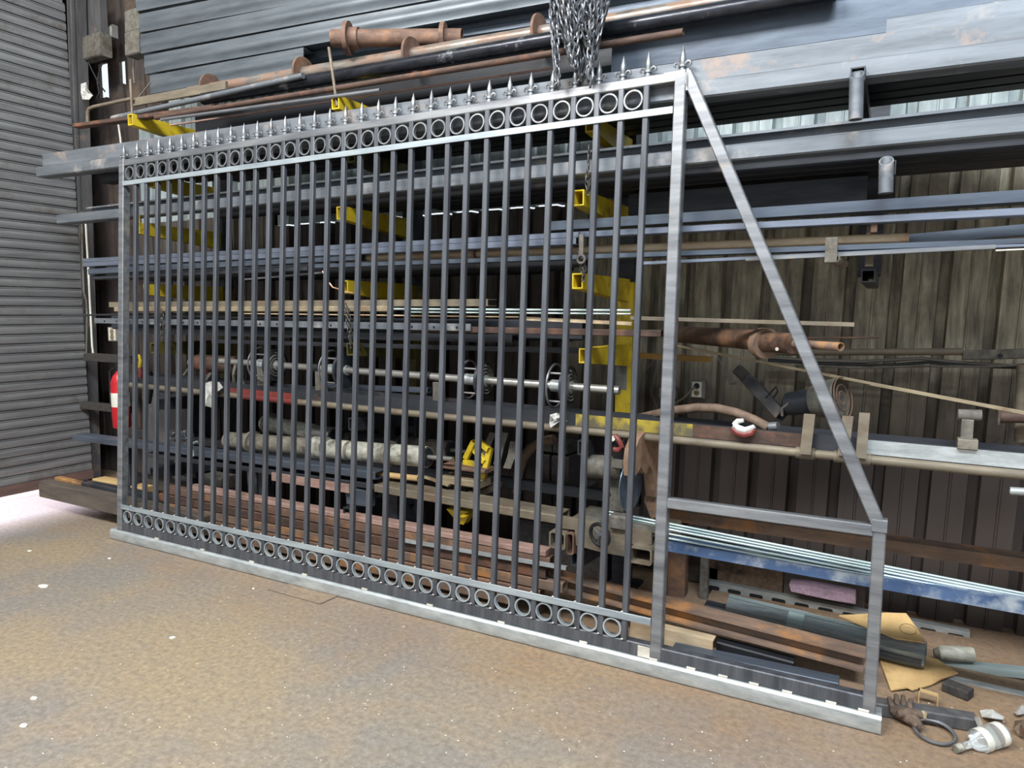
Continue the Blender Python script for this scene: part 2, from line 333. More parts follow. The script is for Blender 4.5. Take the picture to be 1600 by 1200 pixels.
def profile(mb, prof, L, h, d):
    """front face at y=0, top at z=0, going down to -h and back to d"""
    t = min(.006, h*.12)
    if prof == 'box': mb.tube(rect(0, -h, d, 0, min(h, d)*.1), rect(t, -h+t, d-t, -t, min(h, d)*.08), L)
    elif prof == 'pipe': mb.tube(circ(h/2, -h/2, h/2), circ(h/2, -h/2, h/2-t*1.2), L, smooth=True)
    elif prof == 'rod': mb.prism(circ(h/2, -h/2, h/2, 10), L, smooth=True)
    elif prof == 'flat': mb.prism(rect(0, -h, d, 0, min(h, d)*.15), L)
    elif prof == 'timber': mb.prism(rect(0, -h, d, 0, min(h, d)*.05), L)
    elif prof == 'chan': mb.prism([(0, -h), (d, -h), (d, -h+t), (t, -h+t), (t, -t), (d, -t), (d, 0), (0, 0)], L)
    elif prof == 'trough': mb.prism([(0, -h), (d, -h), (d, 0), (d-t, 0), (d-t, -h+t), (t, -h+t), (t, 0), (0, 0)], L)
    elif prof == 'lip':
        e = h*.2; t = .006
        mb.prism([(0, -h), (d, -h), (d, 0), (0, 0), (0, -e), (t, -e), (t, -t), (d-t, -t), (d-t, -h+t), (t, -h+t), (t, -h+e), (0, -h+e)], L)
    elif prof == 'angle': mb.prism([(0, -h), (t, -h), (t, -t), (d, -t), (d, 0), (0, 0)], L)
    elif prof == 'ibeam':
        w = .008; f = .009
        mb.prism([(0, -h), (d, -h), (d, -h+f), (d/2+w/2, -h+f+.004), (d/2+w/2, -f-.004), (d, -f), (d, 0), (0, 0), (0, -f), (d/2-w/2, -f-.004), (d/2-w/2, -h+f+.004), (0, -h+f)], L)
    elif prof == 'purlin':
        # C purlin seen on its web: shallow swage lines along the face
        k = .004
        mb.prism([(0, -h), (d, -h), (d, -h+.02), (d-.003, -h+.02), (d-.003, -h+.004), (k, -h+.004), (k, -.004), (d-.003, -.004), (d-.003, -.02), (d, -.02), (d, 0), (0, 0), (0, -h*.30), (-k, -h*.34), (-k, -h*.66), (0, -h*.70)], L)
    return mb
def frameAB(A, B):
    x = (B-A); L = x.length; x.normalize()
    y = Vector((0, 0, 1)).cross(x)
    if y.length < 1e-4: y = Vector((0, 1, 0))
    y.normalize(); z = x.cross(y)
    M = Matrix.Identity(4)
    for i in range(3): M[i][0] = x[i]; M[i][1] = y[i]; M[i][2] = z[i]; M[i][3] = A[i]
    return M, L
ALL = []
def bar_at(name, label, cat, A, B, h, d, mt, prof, ext=0, group=None, ext0=0, parent=None):
    A = Vector(A); B = Vector(B); ax = (B-A).normalized(); B = B+ax*ext; A = A-ax*ext0
    M, L = frameAB(A, B)
    mb = profile(MB(), prof, L, h, d)
    if parent: return part(name, mb, mt, parent, M)
    return thing(name, mb, mt, label, cat, group, M)
def bar(name, label, cat, Y, p1, p2, mt, prof='box', d=None, Y2=None, ext=0, group=None, ext0=0, hh=None, parent=None):
    """p1 = (x, y of top edge, y of bottom edge) of the visible front face, p2 = (x, y of top edge); Y, Y2 = distance of that face"""
    Y2 = Y if Y2 is None else Y2
    A = P(p1[0], p1[1], Y); B = P(p2[0], p2[1], Y2); h = hh or abs(A.z-P(p1[0], p1[2], Y).z)
    return bar_at(name, label, cat, A, B, h, d if d else h, mt, prof, ext, group, ext0, parent)
def barw(name, label, cat, x1, x2, Y, ztop, h, d, mt, prof='box', group=None, z2=None):
    return bar_at(name, label, cat, (x1, Y, ztop), (x2, Y, ztop if z2 is None else z2), h, d, mt, prof, 0, group)
def cylpx(mb, x1, y1, Y1, x2, y2, Y2, r, r2=None, hollow=0.0, n=20):
    return mb.cyl(P(x1, y1, Y1), P(x2, y2, Y2), r, r2, n, True, hollow)

# ------------------------------------------------------------------ the setting
XD = -6.2                                   # plane of the roller door
fl = struct('floor', MB().add([(-9, -9, 0), (7, -9, 0), (7, 4.3, 0), (-9, 4.3, 0)], [[0, 1, 2, 3]]), 'dusty_concrete')
# loose square cover let into the floor beside the gate: its joint is a real gap strip
cv = [PZ(x, y, .0) for x, y in ((420, 922), (470, 908), (529, 931), (500, 944))]
cc = sum(cv, Vector())/4
def quadplate(pts, z, th): return MB().add([Vector((p.x, p.y, z)) for p in pts]+[Vector((p.x, p.y, z-th)) for p in pts], [[0, 1, 2, 3], [4, 5, 1, 0], [5, 6, 2, 1], [6, 7, 3, 2], [7, 4, 0, 3]])
part('joint', quadplate([cc+(p-cc)*1.03 for p in cv], .0015, .001), 'soot_block', fl)
part('cover_plate', quadplate(cv, .003, .002), 'dusty_concrete', fl)

# back wall: corrugated sheets, leaning a little to the left at the foot
LEANX = .028
def sheet_loop(x0, nrib, per=.205):
    pts = []
    for k in range(nrib):
        for dx, dy in ((0, 0), (.072, 0), (.076, -.008), (.082, -.008), (.086, 0), (.150, 0), (.158, .065), (.198, .065)):
            pts.append((x0+k*per+dx, dy))
    pts.append((x0+nrib*per, 0)); pts.append((x0+nrib*per+.03, 0)); return pts
def sheet(x0, nrib, z0, z1, Y, mt, parent, i):
    pl = sheet_loop(x0, nrib); n = len(pl); off = .003*(i % 2)
    vs = [(x+LEANX*(z-1.2), Y+dy+off, z) for z in (z0, z1) for x, dy in pl]
    vs += [(x, y+.0012, z) for x, y, z in vs]
    fs = []
    for k in range(n-1): fs += [[k, k+1, n+k+1, n+k], [2*n+k+1, 2*n+k, 3*n+k, 3*n+k+1], [k, 2*n+k, 2*n+k+1, k+1], [n+k, n+k+1, 3*n+k+1, 3*n+k]]
    return part('wall_sheet', MB().add(vs, fs), mt, parent)
wb = bpy.data.objects.new('wall_back', None); COL.objects.link(wb); wb['kind'] = 'structure'
for i in range(9):
    x0 = -5.92+i*.82
    top = 2.19 if -4.3 < x0 < -2.4 else 2.3
    sheet(x0, 4, 0, top, 4.0, 'wall_shaded' if x0 < -1.9 else 'wall_dirty_cream', wb, i)
    sheet(x0, 4, 2.2, 6.4, 4.004 if top > 2.2 else 4.0, 'wall_pale', wb, i+1)
# dark timber boards closing the corner beside the door jamb, daylight shows between two of them
for i, (xa, xb, z0, z1) in enumerate(((-7.3, -6.95, 0, 6.4), (-6.95, -6.62, 0, 6.4), (-6.62, -6.42, 0, 6.4), (-6.42, -6.29, 0, 3.44), (-6.42, -6.29, 3.74, 6.4), (-6.29, -6.12, 0, 6.4), (-6.12, -6.04, 0, 3.52), (-6.12, -6.04, 3.72, 6.4), (-6.04, -5.88, 0, 6.4), (-5.88, -5.66, 3.2, 6.4), (-5.66, -5.46, 3.22, 6.4))):
    yo = -.06 if xb > -5.7 else 0
    part('corner_board', MB().box((xa+.003, 4.0+yo+.012*(i % 3), z0), (xb-.003, 4.03+yo+.012*(i % 3), z1), bev=.004), 'corner_board', wb)
wl = struct('wall_left', MB().box((XD-.12, -2.6, 0), (XD-.02, .9, 6.4)).box((XD-.12, .9, 3.95), (XD-.02, 3.62, 6.4)).box((-7.42, 3.6, 0), (-7.3, 4.3, 6.4)).box((-7.42, 3.56, 0), (XD-.1, 3.66, 6.4)), 'ceiling_sheet')
wr = struct('wall_right', MB().box((5.2, -2.6, 0), (5.3, 4.3, 6.4)), 'ceiling_sheet')
ce = struct('ceiling', MB().box((-7.5, -2.6, 6.4), (5.4, 4.3, 6.5)), 'ceiling_sheet')

# roller door: one slat per part, raised a hand's width so that daylight runs in below it
dr = bpy.data.objects.new('door_1', None); COL.objects.link(dr); dr.location = (XD, .9, 0); dr['kind'] = 'structure'
SP = .076
me = MB().prism([(0, 0), (.009, .003), (.012, .012), (.0125, .05), (.010, .056), (.003, .058), (.010, .061), (.010, .066), (-.004, .069), (-.005, .076), (-.012, .076), (-.012, 0)], 2.72, lambda p: Vector((p.y, p.x, p.z)), smooth=True).mesh('slat', 'slat_steel')
for k in range(52): link('slat', me, dr, Matrix.Translation((0, 0, .13+k*SP)))
part('bottom_bar', MB().box((-.02, 0, .055), (.03, 2.72, .13), bev=.006), 'slat_bottom', dr)

# steel jamb beside the door
jl = [P(107, 88, 3.62), P(127, 690, 3.62), P(130, 749, 3.62)]
jam = bpy.data.objects.new('trim_1', None); COL.objects.link(jam); jam['kind'] = 'structure'; jam.location = (jl[2].x, 3.62, 0)
sh = (jl[0].x-jl[2].x)/(jl[0].z-jl[2].z)
def jb(x0, y0, x1, y1, z0, z1, parent, nm='post_face', mt='jamb_steel'):
    vs = [(x+sh*z, y, z) for z in (z0, z1) for x, y in ((x0, y0), (x1, y0), (x1, y1), (x0, y1))]
    return part(nm, MB().add(vs, [[0, 1, 2, 3], [7, 6, 5, 4], [0, 4, 5, 1], [1, 5, 6, 2], [2, 6, 7, 3], [3, 7, 4, 0]]), mt, parent)
jb(0, .02, .07, .03, .0, 6.2, jam, 'web')
jb(0, 0, .009, .12, .0, 6.2, jam, 'flange'); jb(.061, 0, .07, .12, .0, 6.2, jam, 'flange')

# ------------------------------------------------------------------ the gate
LEAN = 0.0611415
GM = Matrix.Translation((-4.38679, 2.80092-.0153, 0)) @ Matrix.Rotation(-LEAN, 4, 'X')
gate = empty('sliding_gate', 'long bare steel gate with spear tops, ring bands and sloping tail, leaning on the racks', 'gate', M=GM)
def gbox(nm, lo, hi, mt, bev=.003, parent=None): return part(nm, MB().box(lo, hi, bev=bev), mt, parent or gate)
def xbar(nm, x0, x1, z0, z1, y0, y1, mt, t=.003):
    o = MB().tube(rect(y0, z0, y1, z1, .004), rect(y0+t, z0+t, y1-t, z1-t, .003), x1-x0, x0=x0); return part(nm, o, mt, gate)
def zbar(nm, x0, x1, z0, z1, y0, y1, mt):
    F = lambda p: Vector((p.y, p.z, p.x))
    return part(nm, MB().tube(rect(x0, y0, x1, y1, .004), rect(x0+.003, y0+.003, x1-.003, y1-.003, .003), z1-z0, F, z0), mt, gate)
# ground track: box with a rounded back, lighter than the frame
part('wheel_track', MB().tube([(-.012, .004), (.075, .004), (.08, .012), (.08, .062), (.074, .068), (-.004, .068), (-.014, .058), (-.016, .012)], [(-.008, .008), (.071, .008), (.076, .014), (.076, .060), (.07, .064), (0, .064), (-.01, .054), (-.012, .014)], 4.625, x0=-.195), 'galvanised', gate)
xbar('bottom_rail', -.1, 4.37, .069, .126, .004, .054, 'picket_steel')
xbar('top_rail', -.09, 3.553, 2.484, 2.526, 0, .05, 'bare_steel')
zbar('post', -.142, -.092, .069, 2.526, -.001, .05, 'bare_steel')
zbar('post', 3.553, 3.601, .069, 2.526, -.002, .05, 'bare_steel')
zbar('post', 4.366, 4.41, .069, .79, 0, .045, 'bare_steel')
xbar('tail_rail', 3.601, 4.366, .724, .768, .002, .046, 'bare_steel')
# sloping brace of the tail
A = Vector((3.600, 0, 2.515)); B = Vector((4.386, 0, .765)); dv = (B-A).normalized(); nx = Vector((-dv.z, 0, dv.x))
bm_ = MB(); LB = (B-A).length
F = lambda p: A+dv*p.x+nx*p.y+Vector((0, 1, 0))*p.z
bm_.tube(rect(-.023, -.001, .023, .045, .004), rect(-.02, .002, .02, .042, .003), LB+.012, F)
part('brace', bm_, 'bare_steel', gate)
part('joint_plate', MB().box((4.362, -.003, .742), (4.412, .047, .792), bev=.004), 'bare_steel', gate)
part('gusset', MB().box((3.602, -.001, 2.44), (3.612, .046, 2.53), bev=.002), 'bare_steel', gate)
for z0, z1 in ((.216, .248), (2.355, 2.385)):
    part('flat_bar', MB().box((-.092, -.006, z0), (3.553, .0, z1), bev=.0015), 'flat_bar_steel', gate)
pk = MB().tube(rect(0, 0, .026, .026, .003), rect(.002, .002, .024, .024, .002), 2.36, lambda p: Vector((p.y, p.z, p.x))).mesh('picket', 'picket_steel')
rg = MB()
ri = [(0.0425*math.cos(2*PI*i/24), .0425*math.sin(2*PI*i/24)) for i in range(24)]
rg.tube([(a, b) for a, b in ri], [(a*.84, b*.84) for a, b in ri], .018, lambda p: Vector((p.y, p.x, p.z)), 0.0, True)
ring_me = rg.mesh('ring', 'bare_steel')
ring_lo = rg.mesh('ring', 'flat_bar_steel')
spear = MB()
spear.lathe([(0, .016), (.006, .016), (.008, .012), (.014, .012), (.017, .017), (.026, .017), (.03, .011), (.036, .0115), (.05, .0135), (.066, .0115), (.088, .006), (.106, .0008)], (0, 0, 0), (0, 0, 1), 10)
spear_me = spear.mesh('spear_finial', 'bare_steel')
curl = MB()
for sgn in (-1, 1):
    curl.path([(sgn*x, 0, z) for x, z in ((.006, .022), (.014, .034), (.023, .040), (.031, .037), (.034, .028), (.029, .022))], [.007, .0065, .006, .0055, .005, .003], 6)
curl_me = curl.mesh('scroll', 'bare_steel')
weld_me = MB().lathe([(0, .004), (.003, .006), (.006, .003)], (0, 0, 0), (0, 0, 1), 8).mesh('weld_bead', 'bright_weld')
def spear_at(x):
    o = link('spear_finial', spear_me, gate, Matrix.Translation((x, .018, 2.525))); link('scroll', curl_me, o)
spear_at(-.112); spear_at(3.58)
for n in range(32):
    x = .11*n+.012
    link('picket', pk, gate, Matrix.Translation((x, .0005, .126)))
    link('ring', ring_lo, gate, Matrix.Translation((x-.042, .0, .1695)))
    link('ring', ring_me, gate, Matrix.Translation((x-.042, .0, 2.4345)))
    spear_at(x+.013)
    for zz in (.248,): link('weld_bead', weld_me, gate, Matrix.Translation((x+.002, -.003, zz)))
    link('weld_bead', weld_me, gate, Matrix.Translation((x+.006, .0, .127)))
lug = MB().box((-.018, -.004, .066), (.018, .004, .078), bev=.002).mesh('weld_lug', 'bright_weld')
for x in (.28, .72, 1.15, 1.57, 2.0, 2.42, 2.83, 3.25, 3.57, 3.73, 3.86, 3.98, 4.104, 4.26, 4.37): link('weld_lug', lug, gate, Matrix.Translation((x, 0, 0)))
part('ground_weld_patch', MB().box((3.51, -.0035, 2.486), (3.556, 0, 2.524), bev=.001), 'bright_weld', gate)
part('ground_weld_patch', MB().box((3.50, .0005, .07), (3.553, .003, .118), bev=.001), 'bright_weld', gate)

# ------------------------------------------------------------------ the racks: painted columns with arms
def rack(x, label, arms, mt, top=2.97, lean=0.0, patch=None):
    o = empty('cantilever_rack', label, 'rack', (x, 3.62, 0), 'cantilever rack columns along the wall')
    part('post', MB().box((-.045, 0, .98), (.045, .09, 1.70), bev=.004), mt, o)
    part('upper_post', MB().box((-.045, 0, 1.70), (.045, .09, top), bev=.004), 'dark_steel', o)
    part('lower_post', MB().box((-.045, 0, 0), (.045, .09, .98), bev=.004), 'dark_steel', o)
    part('base_plate', MB().box((-.09, -.05, 0), (.09, .16, .012)), 'dark_steel', o)
    for z, yt, am, stop in arms:
        F = lambda p: Vector((p.x, p.y, p.z))
        vs = []
        for y, zb in ((yt-3.62, z-.07), (0, z-.12)):
            vs += [(-.026, y, zb), (.026, y, zb), (.026, y, z), (-.026, y, z)]
        vi = [(-.020, yt-3.62, z-.064), (.020, yt-3.62, z-.064), (.020, yt-3.62, z-.006), (-.020, yt-3.62, z-.006),
              (-.020, yt-3.42, z-.052), (.020, yt-3.42, z-.052), (.020, yt-3.42, z-.006), (-.020, yt-3.42, z-.006)]
        fs = [[4, 5, 6, 7], [0, 4, 5, 1][::-1], [1, 5, 6, 2][::-1], [2, 6, 7, 3][::-1], [3, 7, 4, 0][::-1]]
        fs += [[0, 1, 9, 8], [1, 2, 10, 9], [2, 3, 11, 10], [3, 0, 8, 11], [8, 9, 13, 12], [9, 10, 14, 13], [10, 11, 15, 14], [11, 8, 12, 15], [12, 13, 14, 15]]
        a = part('arm', MB().add(vs+vi, fs), am, o)
        if stop:
            h, r, tilt, sm = stop
            part('stop_pin', MB().cyl((0, yt-3.605, z-.05), (tilt, yt-3.605, z+h), r), sm, a)
    return o
rack(-4.43, 'yellow rack column standing nearest the roller door', [(2.81, 2.97, 'yellow_paint', (.22, .008, 0, 'dull_tan')), (2.435, 3.1, 'yellow_paint', None), (2.115, 2.98, 'yellow_paint', (.06, .008, 0, 'yellow_paint')), (1.715, 3.02, 'yellow_paint', None), (1.32, 3.05, 'olive_paint', None), (.93, 3.06, 'dark_steel', None), (.46, 3.0, 'dark_steel', None)], 'olive_paint')
rack(-2.69, 'yellow rack column standing behind the middle of the gate', [(2.69, 2.98, 'yellow_paint', (.26, .008, -.05, 'dull_tan')), (2.435, 3.1, 'olive_paint', None), (2.11, 3.0, 'yellow_paint', None), (1.71, 3.02, 'yellow_paint', None), (1.36, 3.06, 'olive_paint', None), (.93, 3.06, 'dark_steel', None), (.42, 3.0, 'dark_steel', None)], 'olive_paint')
rack(-1.265, 'bright yellow rack column standing just left of the tall gate post', [(2.435, 3.1, 'yellow_paint', None), (2.085, 2.97, 'yellow_paint', None), (1.715, 2.97, 'yellow_paint', None), (1.37, 3.06, 'yellow_paint', None), (.93, 3.06, 'dark_steel', None), (.40, 3.0, 'dark_steel', None)], 'yellow_paint', 2.6)
part('primer_patch', MB().box((-.046, -.0015, 1.12), (.02, 0, 1.33)), 'grey_plastic', bpy.data.objects['cantilever_rack.002'])
# far right column: dark, its tube stops stand up in front of the beams
r4 = empty('cantilever_rack', 'dark rack arms on the right whose open pipe stops stand up before the beams', 'rack', (-.11, 3.9, 0), 'cantilever rack columns along the wall')
part('post', MB().box((-.05, 0, 1.72), (.05, .09, 3.2), bev=.004), 'dark_steel', r4)
for z, dx, y, h in ((2.44, -.045, 2.93, .17), (2.10, .07, 2.945, .13), (1.72, .02, 3.1, 0)):
    a = part('arm', MB().tube(rect(-.025+dx, z-.06, .025+dx, z-.01), rect(-.02+dx, z-.055, .02+dx, z-.015), 3.9-y, lambda p, y=y: Vector((p.y, p.x+y-3.9, p.z))), 'dark_steel', r4)
for (x, yt, yb, Y) in ((1337, 112, 187, 2.92), (1384, 247, 302, 2.92)):
    A = P(x, yb, Y); B = P(x, yt, Y)
    pm_ = MB().cyl(A, Vector((A.x-.004, A.y, B.z)), .0245, None, 20, True, .005)
    zm = (A.z+B.z)/2; pm_.v = [(v[0], v[1], v[2]+(v[1]-A.y)*.9-.01 if v[2] > zm else v[2]) for v in pm_.v]
    o = part('pipe_stop', pm_, 'grey_beam', r4, Matrix.Translation((.11, -3.9, 0)))

# ------------------------------------------------------------------ purlins high on the left
GP = 'long channel purlins stacked at the top left'
def YK(x): return 3.25+(x-226)/624*.35
for i, (a, bq, e) in enumerate((((212, -12, 18), (560, -84), 2.2), ((217, 22, 51), (560, -46), 2.2), ((219, 54, 84), (560, -14), 2.0), ((225, 87, 116), (682, 0), 1.6), ((234, 118, 147), (474, 74), 0))):
    bar('channel_purlin', ('grey channel purlin at the very top left, cut by the frame edge', 'second grey channel purlin down in the top left stack', 'third grey channel purlin down in the top left stack', 'fourth grey channel purlin down, just above the flanged spool pipe', 'short lowest channel purlin of the top left stack')[i], 'purlin', YK(a[0]), a, bq, 'purlin_steel', 'purlin', .13, YK(bq[0]), e, GP)
bar('channel_purlin', 'slate grey channel lying behind the flanged spool pipe', 'purlin', 3.5, (472, 66, 95), (737, 22), 'slate_steel', 'purlin', .12, 3.62, 1.4)
# block of sooty timber ends closing the purlin stack on the left
for i, (y0, y1) in enumerate(((20, 33), (35, 50), (53, 69), (71, 86))):
    A = P(203, y0, 3.3); B = P(222, y1, 3.3); h = A.z-B.z
    thing('spacer_block', MB().box((A.x, 3.26, B.z), (B.x+.03, 3.36, A.z), bev=.008), 'grime_grey', ('topmost', 'second', 'third', 'lowest')[i]+' grey spacer block at the left end of the top purlin stack', 'block', 'spacer blocks beside the purlin stack')

# ------------------------------------------------------------------ pipes on the highest arms
pp = empty('spool_pipe', 'rusty spool pipe with round flanges lying behind the shiny pipe at the top', 'pipe', P(556, 58, 3.3))
pm = Matrix.Translation(-P(556, 58, 3.3))
A = P(519, 60, 3.12); B = P(722, 59, 3.4); ax = (B-A).normalized()
part('pipe_body', MB().cyl(A, B, .047, None, 24, True, .006), 'rust_brown', pp, pm)
for q, r in ((.125, .088), (.86, .08)): C = A+(B-A)*q; part('flange', MB().cyl(C-ax*.012, C+ax*.012, r, None, 28), 'rust_brown', pp, pm)
C = A+(B-A)*.17; part('hub', MB().cyl(C-ax*.05, C+ax*.03, .058, None, 24), 'rust_brown', pp, pm)
def disc_pipe(nm, label, a, bq, Y, mt, fx, fr, fmt, ext=0.3, Y2=None):
    e = empty(nm, label, 'pipe', P(a[0], a[1], Y)); M0 = Matrix.Translation(-e.location)
    A = P(a[0], a[1], Y); B = P(bq[0], bq[1], Y2 or Y); h = A.z-P(a[0], a[2], Y).z
    M, L = frameAB(A, B)
    part('pipe_body', profile(MB(), 'pipe', L+ext, h, h), mt, e, M0 @ M)
    for x in fx:
        t = (x-a[0])/(bq[0]-a[0]); D0 = A.dot(fw); D1 = B.dot(fw); 
        w = t*D0/(D1+(D0-D1)*t) if abs(D0-D1) > 1e-6 else t
        C = A+(B-A)*w+Vector((0, h/2, -h/2))
        axx = (B-A).normalized()
        part('flange_ring', MB().cyl(C-axx*.007, C+axx*.007, h/2*fr, None, 28, True, h/2*(fr-1)), fmt, e, M0)
    return e
disc_pipe('flanged_pipe', 'long rust topped shiny pipe with flange rings running across the top', (290, 133, 151), (1065, -4), 3.18, 'shiny_pipe', (322, 465, 634, 835), 2.5, 'rust_brown', .5)
bar('steel_pipe', 'thick black shiny pipe along the top, in front of the flanged pipe', 'pipe', 3.06, (310, 143, 162), (957, 27), 'black_pipe', 'pipe', ext=.9)
bar('thin_pipe', 'thin light pipe crossing before the black pipe, left end over the yellow arm', 'pipe', 3.02, (172, 180, 188), (470, 112), 'grey_beam', 'rod')
bar('tan_strip', 'tan flat bar with a bolt hole lying behind the thin pipe at top left', 'bar', 3.12, (207, 153, 166), (352, 126), 'dull_tan', 'flat', .02)
t = [P(137, 193, 3.1), P(137, 176, 3.1), P(139, 170, 3.1), P(146, 167, 3.1), P(207, 154, 3.1)]
thing('bent_tube', MB().path(t, .012, 10), 'dull_tan', 'bent tube handle sticking out to the left at the top arm', 'tube')
bar('flat_bar', 'brown flat bar poking out left beneath the bent tube', 'bar', 3.0, (113, 193, 199), (330, 163), 'rust_dark', 'flat', .06)
bar('copper_tube', 'coppery brown tube beneath the thick black pipe', 'tube', 2.99, (240, 179, 187), (860, 76), 'rust_dark', 'pipe', ext=.6)
bar('thin_pipe', 'pale thin pipe whose open end shows above the middle yellow arm', 'pipe', 2.97, (250, 184, 189), (592, 137), 'bare_steel', 'pipe')
bar('thin_rod', 'pinkish rusty rod below the pipes, just above the spear tips', 'rod', 3.2, (265, 194, 197), (867, 103), 'rust_pink', 'rod')
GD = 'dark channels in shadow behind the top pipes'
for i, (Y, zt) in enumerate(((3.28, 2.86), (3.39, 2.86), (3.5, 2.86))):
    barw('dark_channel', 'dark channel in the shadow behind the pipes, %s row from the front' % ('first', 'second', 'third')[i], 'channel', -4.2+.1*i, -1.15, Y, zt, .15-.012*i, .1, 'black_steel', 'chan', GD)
bar('box_beam', 'broad bluish box beam at the top right above the beam the gate leans on', 'beam', 3.16, (957, 54, 118), (1240, 6), 'slate_steel', 'box', .2, ext=.9)
bar('box_beam', 'pale beam at the top right corner, in front of the bluish box beam', 'beam', 3.02, (1386, 28, 62), (1600, -6), 'grey_beam', 'box', .05, ext=.4)

# ------------------------------------------------------------------ beams the gate leans on
bar('steel_channel', 'upper grey beam with rusty patches that the gate spears lean against', 'beam', 2.99, (66, 241, 260), (1600, 20), 'grey_beam_rusty', 'chan', .11, ext=.5)
bar('box_section', 'lower grey box section right beneath the beam the spears lean on', 'beam', 2.985, (56, 261, 277), (1600, 57), 'grey_beam', 'box', .1, ext=.5)
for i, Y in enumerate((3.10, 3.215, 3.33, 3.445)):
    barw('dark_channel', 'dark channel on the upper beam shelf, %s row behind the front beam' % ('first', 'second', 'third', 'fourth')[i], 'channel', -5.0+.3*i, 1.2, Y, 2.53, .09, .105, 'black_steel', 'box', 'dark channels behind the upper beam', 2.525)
# ------------------------------------------------------------------ second beam level
bar('box_section', 'long grey beam crossing behind the gate at the second shelf, end sticking out left', 'beam', 3.0, (88, 336, 350), (1600, 178), 'grey_beam', 'box', .09, ext=.5)
bar('lipped_channel', 'lipped channel lying on the back edge of the second shelf beam', 'channel', 3.1, (134, 324, 336), (1600, 157), 'grey_beam', 'lip', .06, ext=.5)
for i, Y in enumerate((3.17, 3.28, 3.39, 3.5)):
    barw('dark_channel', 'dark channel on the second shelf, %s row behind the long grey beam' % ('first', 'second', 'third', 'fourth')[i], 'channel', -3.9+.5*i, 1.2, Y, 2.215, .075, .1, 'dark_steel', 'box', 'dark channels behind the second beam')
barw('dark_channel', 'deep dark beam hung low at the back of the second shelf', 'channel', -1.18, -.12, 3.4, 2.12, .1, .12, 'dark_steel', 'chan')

# ------------------------------------------------------------------ third level: bundles of tube
bar('square_tube', 'lilac grey tube, topmost of the thin tubes on the third shelf', 'tube', 2.99, (129, 404, 410), (1600, 324), 'lilac_steel', 'box', .06, ext=.4)
bar('square_tube', 'lilac grey tube lying second from the top on the third shelf', 'tube', 2.99, (130, 410, 417), (900, 371), 'lilac_steel', 'box', .06)
bar('square_tube', 'grey tube end stepped back, third from the top on the third shelf', 'tube', 3.0, (137, 420, 429), (560, 395), 'slate_steel', 'box', .06)
bar('flat_bar', 'dull dark flat bar lowest of the left ends on the third shelf', 'bar', 3.02, (143, 431, 437), (480, 416), 'dark_steel', 'flat', .06)
bar('slate_channel', 'dark slate channel on the third shelf, right half', 'channel', 3.07, (860, 346, 360), (1600, 296), 'slate_steel', 'chan', .1, ext=.4)
disc_pipe('flanged_pipe', 'straight tan rusty pipe with round flanges on the third shelf', (484, 401, 411), (1421, 363), 3.06, 'rust_tan', (527, 737, 1042), 2.1, 'rust_brown', 0)
bar('square_tube', 'slate tube running right below the tan pipe', 'tube', 3.0, (490, 413, 419), (1600, 372), 'slate_steel', 'box', .06, ext=.4)
bar('square_tube', 'thin pale tube, lowest on the right end of the third shelf', 'tube', 3.0, (1000, 409, 414), (1600, 379), 'lilac_steel', 'box', .04, ext=.4)
bar('square_tube', 'short bright tube lying on the front of the third shelf at the right', 'tube', 2.975, (1165, 402, 408), (1556, 382), 'bare_steel', 'box', .02)
bar('thin_rod', 'pale rod end at the right frame edge on the third shelf', 'rod', 2.97, (1556, 390, 393), (1600, 388), 'bright_weld', 'rod', ext=.3)
bar('slate_channel', 'slate channel behind the end of the tan pipe at the right', 'channel', 3.12, (1420, 366, 382), (1600, 350), 'slate_steel', 'chan', .08, ext=.4)
bar('flat_strip', 'pale strip with a pointed left end beneath the third shelf', 'strip', 3.05, (381, 435, 438), (505, 424), 'bare_steel', 'flat', .02)
thing('copper_wire', MB().path([P(x, y, 2.98) for x, y in ((504, 424), (508, 430), (513, 440), (520, 449), (530, 452), (541, 456), (552, 458))], .004, 6), 'copper_wire', 'bent copper wire hanging behind the gate bars', 'wire')
for z, nm, rows in ((1.86, 'third', (3.17, 3.27, 3.37, 3.47)), (1.50, 'fourth', (3.19, 3.29, 3.39, 3.49))):  # extra dark rows added to keep light off the wall behind
    for i, Y in enumerate(rows):
        barw('dark_tube', 'added dark tube blocking light on the %s shelf behind the gate, %s row back' % (nm, ('second', 'third', 'fourth', 'fifth')[i]), 'tube', -5.1+.35*i, -1.33-.12*i, Y, z-.012*(i % 2), .1, .085, ('dark_steel', 'black_steel')[i % 2], 'box', 'dark stock added deep on the %s shelf' % nm)
# bracket and stops at the right of the third shelf
br = empty('hook_bracket', 'grey steel bracket hooked over the third shelf tubes with a pipe stub', 'bracket', P(1296, 390, 2.95)); M0 = Matrix.Translation(-br.location)
A = P(1304, 371, 2.95); B = P(1297, 411, 2.95)
part('strap', MB().box((A.x-.03, 2.94, B.z), (A.x+.012, 2.965, A.z), bev=.003), 'grime_grey', br, M0)
part('pipe_stub', MB().cyl(P(1303, 404, 2.96), P(1318, 412, 3.1), .02, None, 16, True, .004), 'dull_tan', br, M0)
A = P(1365, 349, 2.93); B = P(1358, 417, 2.93)
sb = empty('stop_bar', 'narrow rusty tab bar standing behind the right end of the tan pipe', 'bar', P(1362, 380, 3.2)); M0 = Matrix.Translation(-sb.location)
part('upright', MB().box((P(1352, 400, 3.16).x, 3.16, P(1358, 417, 3.16).z), (P(1365, 400, 3.16).x, 3.18, P(1365, 352, 3.16).z), bev=.003), 'dull_tan', sb, M0)
